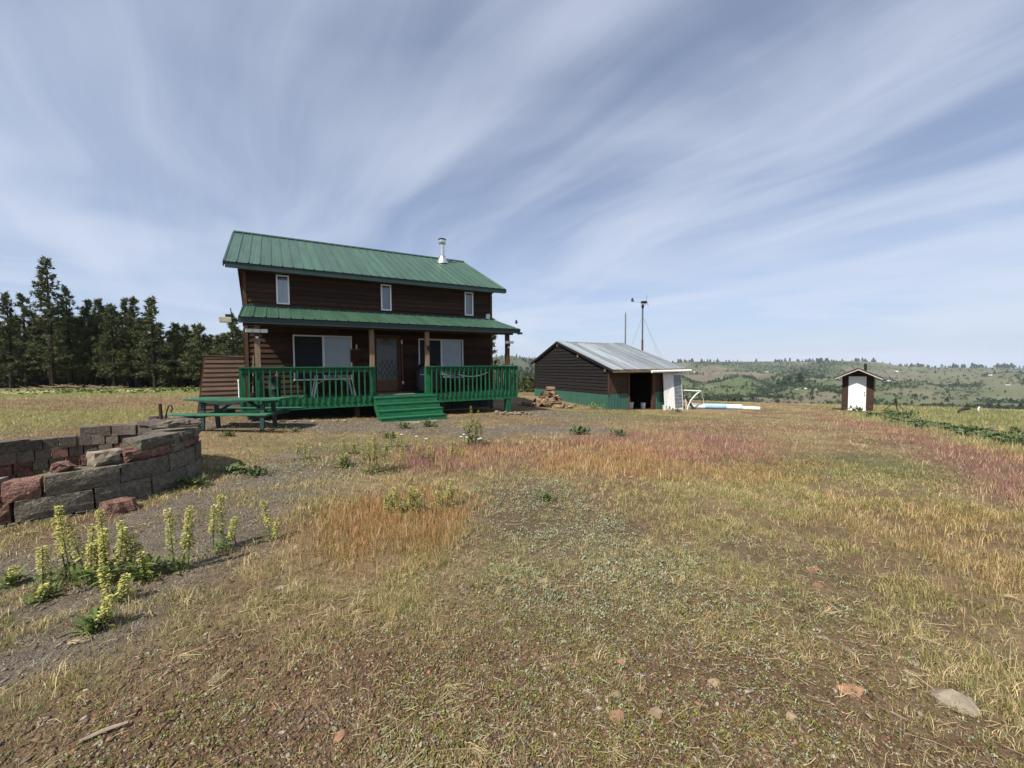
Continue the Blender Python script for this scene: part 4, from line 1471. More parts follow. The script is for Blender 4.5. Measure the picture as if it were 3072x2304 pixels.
# ------------------------------------------------------------------ outhouse
def outhouse():
    x, y = 20.1, 23.7
    e = empty('outhouse', (x, y, hz(x, y) - .02), R(-39.6), 'narrow red-brown outhouse with a white door and small gable roof', 'outhouse')
    W, D, hs = .68, 1.5, 2.02
    dl, dr = -.42, .38
    rs = .52
    pk = hs + W * rs
    fw = empty('front_wall', (0, 0, 0))
    fw.parent = e
    MB().box(-W, dl - .02, 0, .08, 0, hs + .2).box(dr + .02, W, 0, .08, 0, hs + .2).build('sheathing', M['core'], fw)
    MB().prism([(-W, 0.002, hs + .02), (W, .002, hs + .02), (W, .002, hs + .12), (0, .002, pk + .08), (-W, .002, hs + .12)], (0, .07, 0)).build('gable_panel', M['outwood'], fw)
    z, k = .05, 0
    while z < hs:
        lap_board(fw, M['outwood'], (0, 0, 0), (1, 0, 0), (0, -1, 0), -W, dl - .05, z, z + .098, t0=.01, t1=.045, seed=700 + k, seg=.3)
        lap_board(fw, M['outwood'], (0, 0, 0), (1, 0, 0), (0, -1, 0), dr + .05, W, z, z + .098, t0=.01, t1=.045, seed=750 + k, seg=.3)
        z += .0985
        k += 1
    for sx in (-1, 1):
        sd = empty('side_wall', (0, 0, 0))
        sd.parent = e
        MB().box(sx * W, sx * (W - .08), .081, D, 0, hs + .1).build('sheathing', M['core'], sd)
        for k in range(20):
            lap_board(sd, M['outwood'], (sx * W, 0, 0), (0, 1, 0), (sx, 0, 0), .0, D, .05 + k * .0985, .05 + (k + 1) * .0985, t0=.01, t1=.04, seed=800 + k, seg=.5)
    MB().box(-W + .08, W - .08, D - .08, D, 0, hs + .2).build('back_wall', M['outwood'], e)
    MB().box(dl - .05, dl, -.05, .03, 0, hs + .04).box(dr, dr + .05, -.05, .03, 0, hs + .04).build('door_frame', M['outwood'], e)
    dd = empty('door', (0, 0, 0))
    dd.parent = e
    MB().box(dl + .004, dr - .004, -.02, .02, .06, hs + .03).build('leaf', M['white'], dd)
    for (a, b) in ((.16, .86), (1.0, 1.26), (1.4, 1.92)):
        for (p, q) in ((dl + .10, -.06), (.02, dr - .10)):
            MB().box(p, q, -.027, -.0205, a, b).build('panel', M['white'], dd, bevel=.004)
    for z in (.97, 1.12):
        MB().lathe([(.0, 0), (.028, .01), (.028, .03), (.015, .05)], (0, 0, 0), 10).build('knob', M['blackmetal'], dd, smooth=True).matrix_local = Matrix.Translation((dr - .07, -.02, z)) @ Matrix.Rotation(R(90), 4, 'X')
    rf = empty('roof', (0, 0, 0))
    rf.parent = e
    hw_, y0, y1 = 1.06, -.58, D + .25
    for sx in (-1, 1):
        MB().prism([(0, y0, pk + .12), (sx * hw_, y0, pk + .12 - hw_ * rs), (sx * hw_, y0, pk + .07 - hw_ * rs), (0, y0, pk + .07)], (0, y1 - y0, 0)).build('roof_panel', mat('weathered_roof_boards', (.22, .17, .14), .9, var=.35, scale=4, stretch=(6, 1, 6), bump=.4), rf)
        MB().prism([(0, y0 - .022, pk + .09), (sx * hw_ * .98, y0 - .022, pk + .09 - hw_ * rs * .98), (sx * hw_ * .98, y0 - .022, pk + .055 - hw_ * rs * .98), (0, y0 - .022, pk + .055)], (0, .02, 0)).build('rake_trim', M['whitedirty'], rf)
        MB().prism([(0, y0 - .03, pk + .185), (sx * (hw_ + .02), y0 - .03, pk + .185 - (hw_ + .02) * rs), (sx * (hw_ + .02), y0 - .03, pk + .122 - (hw_ + .02) * rs), (0, y0 - .03, pk + .122)], (0, y1 - y0 + .05, 0)).build('roofing_sheet', mat('brown_roll_roofing', (.09, .065, .055), .85, var=.3, bump=.2), rf)
    MB().tube([(.35, D + .05, pk - .2), (.35, D + .05, pk + .42)], .07, 12).build('vent_pipe', M['blackmetal'], e, smooth=True)
    MB().box(-1.0, .8, -.35, .0, -.08, .03).build('doorstep', M['postwood'], e)
    MB().bar((W + .06, .03, .9), (W + .06, .03, 1.95), .03, .05).build('corner_strip', M['postwood'], e)


outhouse()
x, y = 22.9, 24.3
e = empty('tripod', (x, y, hz(x, y) + .12), .3, 'black sprinkler tripod standing in grass beside the outhouse', 'tripod')
MB().lathe([(.05, .45), (.06, .5), (.05, .62), (.07, .66), (.03, .72)], (0, 0, 0), 10).build('sprinkler_head', M['blackmetal'], e, smooth=True)
for k in range(3):
    a = R(k * 120 + 20)
    MB().tube([(.03 * math.cos(a), .03 * math.sin(a), .5), (.66 * math.cos(a), .66 * math.sin(a), -.14)], .024, 7).build('leg', M['blackmetal'], e)
x, y = 30.2, 26.3
e = empty('pipe_bow', (x, y, hz(x, y)), .6, 'white bowed pipe sticking out of tall grass past the leafy row', 'pipe')
MB().tube([(.3 * math.cos(t), 0, .30 + .18 * math.sin(t)) for t in np.linspace(.9, 5.0, 12)], .035, 8).build('tube', M['pvc'], e, smooth=True)
MB().tube([(.3 * math.cos(5.0), 0, .30 + .18 * math.sin(5.0)), (.4, .1, -.03)], .033, 8).build('stub', M['pvc'], e, smooth=True)
x, y = 28.0, 25.2
e = empty('fallen_log', (x, y, hz(x, y)), .5, 'dark fallen log in tall grass near the white bowed pipe', 'log')
MB().tube([(-.9, 0, .22), (-.3, .05, .3), (.4, 0, .33), (.9, -.05, .3)], [.07, .09, .085, .05], 8).build('trunk', M['bark'], e)
MB().tube([(.1, 0, .3), (.3, .1, .5)], [.03, .015], 6).build('stub_branch', M['bark'], e)


# ------------------------------------------------------------------ fire pit ring
def rough_block(l, h, d, rr, rough=.012, taper=0.0):
    """split-face block: l along x, d along y (front at -y), h up; origin bottom centre"""
    nx, ny, nz = 4, 2, 3
    V, idx = [], {}
    def vid(i, j, k):
        if (i, j, k) not in idx:
            x, y, z = -l / 2 + l * i / nx, -d / 2 + d * j / ny, h * k / nz
            x *= 1 - taper * j / ny
            e_ = .02
            if i in (0, nx) and k in (0, nz):
                x *= 1 - e_ * .6
            if j == 0:
                y += rr.uniform(-rough, rough) + (rough * 1.2 if (k in (0, nz) or i in (0, nx)) else -rough * .5)
            x += rr.uniform(-1, 1) * rough * .35
            z += rr.uniform(-1, 1) * rough * .35
            idx[(i, j, k)] = len(V)
            V.append((x, y, z))
        return idx[(i, j, k)]
    Fq = []
    for i in range(nx):
        for k in range(nz):
            Fq.append((vid(i, 0, k), vid(i + 1, 0, k), vid(i + 1, 0, k + 1), vid(i, 0, k + 1)))
            Fq.append((vid(i + 1, ny, k), vid(i, ny, k), vid(i, ny, k + 1), vid(i + 1, ny, k + 1)))
    for j in range(ny):
        for k in range(nz):
            Fq.append((vid(0, j + 1, k), vid(0, j, k), vid(0, j, k + 1), vid(0, j + 1, k + 1)))
            Fq.append((vid(nx, j, k), vid(nx, j + 1, k), vid(nx, j + 1, k + 1), vid(nx, j, k + 1)))
    for i in range(nx):
        for j in range(ny):
            Fq.append((vid(i, j, nz), vid(i + 1, j, nz), vid(i + 1, j + 1, nz), vid(i, j + 1, nz)))
            Fq.append((vid(i, j + 1, 0), vid(i + 1, j + 1, 0), vid(i + 1, j, 0), vid(i, j, 0)))
    return V, Fq


def put_block(parent, l, h, d, x, y, z, rz, m, rr, rough=.012, name='block', tilt=0.0, taper=0.0):
    V, Fq = rough_block(l, h, d, rr, rough, taper)
    mb = MB()
    mb.add(V, Fq)
    o = mb.build(name, m, parent)
    o.location = (x, y, z)
    o.rotation_euler = (rr.uniform(-.012, .012) + tilt, rr.uniform(-.012, .012), rz)
    return o


def fire_pit():
    rr = random.Random(21)
    cx, cy = -5.9, 5.25
    e = empty('fire_pit', (cx, cy, 0), 0, 'round fire pit wall of stacked grey and red concrete blocks', 'fire pit')
    RO = 1.48

    def arc(a0, a1, z, h, l, d, mats, ro=RO, gap=.012, rough=.013, jit=.012, hs=None):
        a = a0
        i = 0
        while a < a1:
            ll = l * rr.uniform(.92, 1.08)
            da = math.degrees(2 * math.asin(min(.9, ll / 2 / ro)))
            am = R(a + da / 2)
            rad = ro - d / 2 + rr.uniform(-jit, jit)
            m = mats[i % len(mats)] if isinstance(mats, (list, tuple)) else mats
            zz = z
            if hs:
                zz = z + hs(a + da / 2)
            put_block(e, ll - gap, h, d, rad * math.cos(am), rad * math.sin(am), zz, am + math.pi / 2, M[m], rr, rough, taper=d / ro)
            a += da
            i += 1
    c, r_, p_ = 'concrete', 'redblock', 'paver'
    arc(-150, 75, -.16, .205, .50, .30, c, ro=RO + .03)
    arc(-141, -72, .05, .215, .50, .28, [c], rough=.009)
    arc(-66.5, -56, .05, .205, .30, .28, [r_], rough=.016)
    arc(-54, 66, .05, .215, .58, .28, [c], rough=.009)
    arc(-71, -60, .268, .215, .32, .28, ['paleblock'], rough=.016)
    arc(-57.5, -48, .262, .19, .27, .28, [r_], rough=.016)
    arc(-46, 58, .268, .215, .55, .28, [c], rough=.009, ro=RO - .02)
    arc(-20, 55, .486, .128, .27, .26, [r_, r_, c, r_], ro=RO - .04, rough=.02)
    arc(-14, 4, .616, .122, .44, .30, [c], ro=RO - .03, rough=.010)
    arc(8, 66, .616, .118, .36, .50, [p_, c], ro=RO - .01, rough=.014)
    arc(30, 64, .736, .060, .42, .55, [p_], ro=RO + .01, rough=.016)
    # far side: smaller pavers, inner faces toward the camera
    for k, (z, a0, a1, ms) in enumerate(((.0, 62, 215, [r_, c, r_]), (.15, 62, 212, [r_, p_, c, r_]), (.30, 60, 205, [p_, r_, p_, p_]), (.45, 58, 166, [p_]), (.58, 62, 124, [p_]))):
        arc(a0, a1, z - .03, .148, .205, .24, ms, ro=RO - .02, rough=.008, jit=.025)
    arc(150, 182, .42, .17, .42, .26, [c], ro=RO)
    # loose stones on the ring
    for i, (px, py, pz, l, h, d, mm, lab) in enumerate((
            (-4.74, 4.72, .485, .26, .16, .20, 'rock_g', 'pale broken stone lying on the near side of the fire pit wall'),
            (-4.62, 5.0, .490, .22, .15, .18, 'redblock', 'pinkish rough stone beside the pale broken stone on the pit wall'),
            (-4.36, 4.46, -.03, .26, .17, .20, 'redblock', 'reddish block lying on the ground against the pit wall foot'),
            (-5.1, 5.6, .02, .28, .14, .2, 'rock_g', 'pale stone lying inside the fire pit'),
            (-4.66, 5.62, .80, .30, .08, .24, 'paver', 'brown cap stone lying loose on the raised end of the pit wall'),
            (-4.90, 4.42, .49, .15, .09, .13, 'redblock', 'small red rubble stone on the near pit wall beside the pale broken stone'),
            (-5.75, 6.62, .72, .20, .10, .18, 'paver', 'loose grey paver set on the far pit wall beside the iron hook'))):
        t = empty('loose_stone', (px, py, pz), rr.uniform(-.6, .6) + 1.2, lab, 'stone')
        put_block(t, l, h, d, 0, 0, 0, 0, M[mm], rr, .028, 'stone_body')
    t = empty('iron_hook', (-5.52, 6.42, .62), .2, 'rusty iron grate hook sticking up from the fire pit wall', 'hook')
    MB().tube([(.12, 0, -.12), (.02, 0, .06), (-.02, 0, .14)], .014, 7).build('stem', M['rust'], t)
    MB().tube([(-.02, 0, .12), (-.03, 0, .42)], .024, 8).build('socket', M['rust'], t)
    MB().tube([(-.02, 0, .14), (.035, 0, .18), (.06, 0, .30), (.085, 0, .38), (.13, 0, .395), (.135, 0, .33), (.115, 0, .28)], .011, 7).build('hook_rod', M['rust'], t)


fire_pit()


# ------------------------------------------------------------------ rocks
def rock_mesh(seed, sx, sy, sz, m):
    import bmesh
    rr = random.Random(seed)
    bm = bmesh.new()
    bmesh.ops.create_icosphere(bm, subdivisions=2, radius=1)
    bmesh.ops.rotate(bm, verts=bm.verts, matrix=Matrix.Rotation(seed, 3, 'X'))
    dirs = [(Vector((rr.gauss(0, 1), rr.gauss(0, 1), rr.gauss(0, 1))).normalized(), rr.uniform(.42, .78)) for _ in range(14)]
    for v in bm.verts:
        p = v.co.copy()
        for d, k in dirs:
            q = p.dot(d)
            if q > k:
                p -= d * (q - k)
        p *= rr.uniform(.93, 1.06)
        v.co = Vector((p.x * sx, p.y * sy, p.z * sz))
    me = bpy.data.meshes.new('rock')
    bm.to_mesh(me)
    bm.free()
    me.materials.append(m)
    return me


def rocks():
    rs = [  # x, y, rx, ry, rz, mat, label
        (2.06, 1.86, .15, .13, .06, 'rock_g', 'large pale cracked rock half sunk in the soil, lower corner by yellow grass'),
        (1.64, 1.93, .12, .075, .025, 'rock_o', 'long orange slab of rock beside the large pale rock'),
        (1.00, 1.97, .05, .045, .028, 'rock_t', 'tan pointed rock between the orange slab and the brown rock pair'),
        (.47, 1.76, .055, .05, .03, 'rock_o', 'squarish orange-brown rock with a tan rock at its side'),
        (.64, 1.79, .06, .045, .035, 'rock_t', 'streaky tan rock next to the squarish orange-brown rock'),
        (.49, 1.90, .045, .04, .03, 'rock_t', 'mossy tan rock just behind the squarish orange-brown rock'),
        (-.74, 1.69, .055, .045, .03, 'rock_o', 'flat peach-coloured rock on bare soil at the bottom edge'),
        (.58, 2.12, .035, .03, .018, 'rock_o', 'bright orange chip of rock in low herbs'),
        (2.13, 2.10, .07, .035, .01, 'rock_g', 'flat pale stone flake behind the large pale rock'),
        (-1.69, 2.88, .06, .035, .018, 'rock_g', 'white stone flake in dry grass near the yellow flower cluster'),
        (-1.22, 2.85, .045, .035, .015, 'rock_o', 'small orange stone in straw before the orange grass patch'),
        (.07, 2.97, .08, .05, .015, 'rock_o', 'flat reddish stone among the grey-green herbs'),
        (1.25, 2.52, .07, .05, .015, 'rock_o', 'orange stone lying beside a green tuft mid-ground'),
        (1.88, 3.09, .07, .05, .015, 'rock_o', 'thin rust-coloured stone at the edge of the tan grass'),
        (2.30, 3.06, .10, .05, .02, 'rock_o', 'wide rust-coloured stone in the tan grass'),
        (2.20, 2.87, .06, .04, .015, 'rock_o', 'small rust-coloured stone in front of the wide one'),
        (1.81, 2.32, .05, .025, .010, 'rock_g', 'sharp white chip of stone on the soil'),
        (.77, 1.735, .025, .02, .02, 'blackmetal', 'small black stone near the bottom edge'),
        (1.25, 1.78, .04, .04, .02, 'rock_t', 'small buff stone on open soil before the orange slab'),
        (-.25, 1.80, .028, .024, .016, 'rock_t', 'small round tan pebble in soil at the bottom edge'),
    ]
    for i, (x, y, a, b, c, m, lab) in enumerate(rs):
        a, b = a * .82, b * .82
        o = bpy.data.objects.new('rock', rock_mesh(900 + i, a, b, c, M[m]))
        C.objects.link(o)
        o.location = (x, y, hz(x, y) + c * .05)
        o.rotation_euler = (random.uniform(-.1, .1), random.uniform(-.1, .1), random.uniform(-.5, .5))
        tag(o, lab, 'rock')
    ms = [rock_mesh(950 + k, random.uniform(.07, .13), random.uniform(.06, .1), random.uniform(.05, .09), M['rock_t' if k % 2 else 'rock_g']) for k in range(5)]
    for k in range(16):
        x, y = -.52 + k * .075 + random.uniform(-.05, .05), 14.72 + random.uniform(-.10, .25)
        o = bpy.data.objects.new('rock', ms[k % 5])
        C.objects.link(o)
        o.location = (x, y, hz(x, y) + .05 + (.05 if k % 4 == 0 else 0))
        o.rotation_euler = (random.uniform(-.4, .4), random.uniform(-.4, .4), random.uniform(0, 6))
        tag(o, 'pale tan rock heaped round the foot of the porch corner post', 'rock', 'rocks at the porch post')
    for k, (x, y) in enumerate(((-6.9, 11.3), (-6.5, 11.5), (-6.2, 11.6), (-5.7, 11.6), (-7.5, 10.9), (-5.2, 12.0), (-9.6, 11.6), (-9.2, 11.9), (-9.9, 11.2), (-4.9, 11.9))):
        o = bpy.data.objects.new('rock', ms[k % 5])
        C.objects.link(o)
        o.location = (x, y, hz(x, y) + .03)
        o.scale = (1.2, 1.1, .7)
        o.rotation_euler = (0, 0, k)
        tag(o, 'scattered pale rock on the gravel near the picnic table and deck edge', 'rock', 'rocks near the picnic table')
    e = empty('stepping_slab', (-2.75, 12.35, hz(-2.75, 12.35)), TH, 'thin pale flagstone on the gravel before the bottom stair', 'flagstone')
    put_block(e, .95, .05, .22, 0, 0, -.01, 0, M['rock_g'], random.Random(3), .012, 'slab')
    e = empty('stick', (-1.78, 1.70, hz(-1.78, 1.7) + .012), .6, 'pale broken stick lying on the gravel at the bottom edge', 'stick')
    MB().tube([(-.07, 0, 0), (0, .005, .006), (.08, -.004, .01)], [.007, .009, .006], 6).build('wood', M['rock_g'], e)


rocks()


# ------------------------------------------------------------------ pines
def tri_spray(P, D, ln, wd, rs):
    """one thin triangle per row: base at P, pointing along D"""
    n = len(P)
    A = np.cross(D, rs.normal(size=(n, 3)))
    A /= np.linalg.norm(A, axis=1)[:, None] + 1e-9
    w = (wd if np.ndim(wd) else np.full(n, wd))[:, None]
    l_ = (ln if np.ndim(ln) else np.full(n, ln))[:, None]
    V = np.stack([P - A * w / 2, P + A * w / 2, P + D * l_], 1).reshape(-1, 3)
    return V, np.arange(3 * n).reshape(n, 3)


def pine_parts(seed, Hh, cb, rad, nb, bare=.0, needle=.42):
    rs = np.random.RandomState(seed)
    rr = random.Random(seed)
    tb = MB()
    r0 = .0165 * Hh + .02
    pts = [(rr.uniform(-.02, .02) * Hh * .1 * t, rr.uniform(-.02, .02) * Hh * .1 * t, Hh * t) for t in (0, .15, .35, .6, .85, .99)]
    pts[0] = (0, 0, -.3)
    tb.tube(pts, [r0 * 1.2, r0, r0 * .85, r0 * .6, r0 * .28, .015], 7)
    P, Dd, Cl = [], [], []
    for i in range(nb):
        t = (i + rs.rand()) / nb
        z = Hh * (cb + (1 - cb) * t ** .92)
        rel = (z / Hh - cb) / (1 - cb)
        prof = (1 - rel) ** .9 * (.35 + .65 * min(1, rel / .18 + .3)) + .06
        ln = rad * prof * rs.uniform(.55, 1.12)
        a = rs.rand() * 2 * math.pi
        up = .35 * rel + rs.uniform(-.18, .2)
        d = np.array([math.cos(a), math.sin(a), up])
        d /= np.linalg.norm(d)
        if rs.rand() < .6:
            tb.tube([(0, 0, z), tuple(d * ln * .9 + np.array([0, 0, z]))], [max(.012, r0 * .22 * (1 - rel)), .008], 4, caps=False)
        nc = max(2, int(ln / .36) + 1)
        for k in range(nc):
            s = .30 + .70 * (k + rs.rand() * .6) / nc
            p = d * ln * s + np.array([0, 0, z]) + rs.normal(size=3) * .10
            m = 11
            dd = rs.normal(size=(m, 3)) * .8 + d * .55 + np.array([0, 0, .35])
            dd /= np.linalg.norm(dd, axis=1)[:, None]
            P.append(np.repeat(p[None], m, 0) + rs.normal(size=(m, 3)) * .05)
            Dd.append(dd)
            g = rs.uniform(.7, 1.25)
            base = np.array([.080, .098, .042]) * g + np.array([.022, .014, .0]) * (rs.rand() < .3)
            Cl.append(np.repeat(base[None], m, 0) * rs.uniform(.8, 1.2, size=(m, 1)))
    # dead twigs on the bare lower trunk
    for i in range(int(14 * bare)):
        z = Hh * rs.uniform(.08, cb)
        a = rs.rand() * 6.28
        l_ = rs.uniform(.4, 1.1)
        tb.tube([(0, 0, z), (l_ * math.cos(a), l_ * math.sin(a), z - rs.uniform(-.1, .25))], [.02, .006], 4, caps=False)
    P, Dd, Cl = np.concatenate(P), np.concatenate(Dd), np.concatenate(Cl)
    V, Fq = tri_spray(P, Dd, needle * rs.uniform(.6, 1.1, len(P)), .13 * rs.uniform(.7, 1.3, len(P)), rs)
    return tb, V, Fq, np.repeat(Cl, 3, 0)


def make_pine(name, seed, Hh, cb, rad, nb, loc, label, group, bare=1.0, needle=.42):
    tb, V, Fq, Cl = pine_parts(seed, Hh, cb, rad, nb, bare, needle)
    e = empty(name, loc, random.uniform(0, 6.28), label, 'tree', group)
    tb.build('trunk', M['bark'], e)
    np_obj('crown', V, Fq, Cl, M['needle'], kind=None, parent=e)
    return e


def pines():
    G1, G2 = 'front row pines on the woodland edge', 'pines deeper in the stand'
    def base(px, d):
        x = (px - 1536) / 1225 * d
        return x, d, hz(x, d)
    def zt(px, py, d):
        hor = 1097 - .0069 * (px - 1536)
        return 1.6 + (hor - py) / 1225 * d
    front = [(34, 884, 49, 'slim pine at the frame edge, second crown before the tallest pine'), (82, 886, 51, 'pine standing immediately before the tallest pine on its frame-edge side'), (158, 783, 48, 'tallest pine of the stand, rising well above its neighbours'),
             (212, 867, 50, 'broad pine leaning close on the house side of the tallest pine'), (275, 905, 51, 'bushy pine third from the tallest toward the house'), (306, 900, 53, 'narrow spired pine behind the bushy one'),
             (343, 918, 49, 'round-topped pine in the middle of the stand above the brush pile'), (385, 901, 51, 'pine with forked tip in the middle of the stand'), (410, 897, 50, 'thin pine with see-through crown beside the forked-tip pine'),
             (464, 899, 48, 'full conical pine that ends the tall part of the stand'), (531, 973, 50, 'shorter pine next to the full conical pine'), (563, 980, 52, 'short dense pine halfway to the boarded lean-to'), (604, 980, 49, 'short broad pine nearest the boarded lean-to'),
             (704, 949, 49, 'pine half hidden behind the house corner and flood light'), (655, 1010, 53, 'low pine in the gap before the house corner'), (-20, 930, 50, 'pine cut off by the picture edge')]
    for i, (px, py, d, lab) in enumerate(front):
        x, y, z = base(px, d)
        h_ = zt(px, py, d) - z
        tall = i == 2
        e = make_pine('pine_tree', 60 + i, h_, .13 if not tall else .16, (3.4 if tall else 2.75) * (1.15 if i in (9, 12, 3) else (.75 if i in (8, 5, 0) else 1)), 125 if tall else (105 if h_ > 8 else 85), (x, y, z), lab, G1)
    protos = []
    rr = random.Random(77)
    for k in range(4):
        protos.append(pine_parts(200 + k, (9.2, 8.2, 7.2, 4.5)[k], (.22, .14, .12, .02)[k], (2.2, 2.1, 2.1, 1.7)[k], (84, 84, 80, 60)[k], .6))
    roots = []
    for i in range(104):
        px = -110 + 900 * ((i * .618) % 1)
        d = (51.5 + 4 * ((i * .371) % 1)) if i < 44 else (56 + 24 * ((i * .371) % 1))
        k = i % 4 if i < 56 else 3 - (i % 3) // 2
        x, y, z = base(px, d)
        cap = 912 if px < 480 else 992
        if roots and k < len(roots):
            e = copy_tree(roots[k])
        else:
            tb, V, Fq, Cl = protos[k]
            e = empty('pine_tree', (0, 0, 0), 0)
            tb.build('trunk', M['bark'], e)
            np_obj('crown', V, Fq, Cl, M['needle'], kind=None, parent=e)
            roots.append(e)
        hh = (9.2, 8.2, 7.2, 4.5)[k]
        s = min(1.15, (zt(px, cap + rr.uniform(-15, 40), d) - z) / hh) * rr.uniform(.9, 1.0)
        e.location = (x, y, z)
        e.rotation_euler = (0, 0, rr.uniform(0, 6.28))
        e.scale = (s * 1.35, s * 1.35, s)
        tag(e, 'dark pine deeper in the stand behind the front row' if k < 3 else 'young dark pine filling the shade under the tall stand', 'tree', G2 if k < 3 else 'young pines under the stand')
    x, y = -2.3, 29.5
    make_pine('pine_tree', 411, 7.5 - hz(x, y), .22, 1.75, 90, (x, y, hz(x, y)), 'pine behind the house, its branches showing past the far wall corner', None, .5, .36)
    for i, (px, py, d, rad) in enumerate(((1575, 1128, 40, 1.0), (1594, 1138, 38, .9), (1560, 1150, 43, .9), (1607, 1150, 36, .8))):
        x, y, z = base(px, d)
        z -= .8
        make_pine('young_pine', 420 + i, zt(px, py, d) - z, .03, rad, 46, (x, y, z), ('young pine seen through the gap between porch and shed, tallest of four', 'young olive pine close to the shed corner', 'young pine beside the porch railing end', 'small young pine touching the shed wall edge')[i], 'young pines between porch and shed', 0, .3)


pines()


# brush pile at the woodland edge
def brush():
    d = 46.0
    rr = random.Random(9)
    x0 = (215 - 1536) / 1225 * d
    e = empty('brush_pile', (x0, d, hz(x0, d)), 0, 'pale brush pile of bare branches in front of the pines', 'brush pile')
    for k in range(46):
        x = rr.uniform(-5, 5)
        l_ = rr.uniform(.8, 2.2)
        a = rr.uniform(-.5, .5) + (math.pi if rr.random() < .5 else 0)
        z = rr.uniform(.05, .5) * (1 - abs(x) / 6)
        MB().tube([(x, rr.uniform(-.4, .4), z), (x + l_ * math.cos(a), rr.uniform(-.5, .5), z + rr.uniform(-.15, .3))], [.05, .02], 5).build('branch', M['postwood'] if k % 3 else M['rock_g'], e)


brush()


# ------------------------------------------------------------------ far trees and houses across the valley
def far_tree_arrays(seed, kind):
    rs = np.random.RandomState(seed)
    n = 44 if kind == 'pine' else 34
    if kind == 'pine':
        z = .12 + .88 * rs.rand(n) ** .9
        r = .30 * (1 - (z - .12) / .9) ** .7 * rs.uniform(.6, 1.1, n)
    else:
        th = np.arccos(1 - 1.7 * rs.rand(n))
        z = .45 + .5 * np.cos(th)
        r = .42 * np.sin(th) * rs.uniform(.75, 1.1, n)
    a = rs.rand(n) * 2 * np.pi
    P = np.stack([r * np.cos(a), r * np.sin(a), z], 1)
    D = P - np.array([0, 0, .4])
    D[:, 2] += .25
    D += rs.normal(size=D.shape) * .3
    D /= np.linalg.norm(D, axis=1)[:, None]
    V, Fq = tri_spray(P - D * .1, D, .26 * rs.uniform(.7, 1.2, n), .30 * rs.uniform(.7, 1.2, n), rs)
    col = np.repeat(np.array([.036, .055, .030]) * rs.uniform(.7, 1.35, (n, 1)), 3, 0)
    if kind == 'pine':
        tv = np.array([(-.02, 0, 0), (.02, 0, 0), (0, 0, .4), (0, -.02, 0), (0, .02, 0), (0, 0, .4)])
        Fq = np.concatenate([Fq, len(V) + np.array([[0, 1, 2], [3, 4, 5]])])
        V = np.concatenate([V, tv])
        col = np.concatenate([col, np.tile([.04, .03, .025], (6, 1))])
    return V, Fq, col


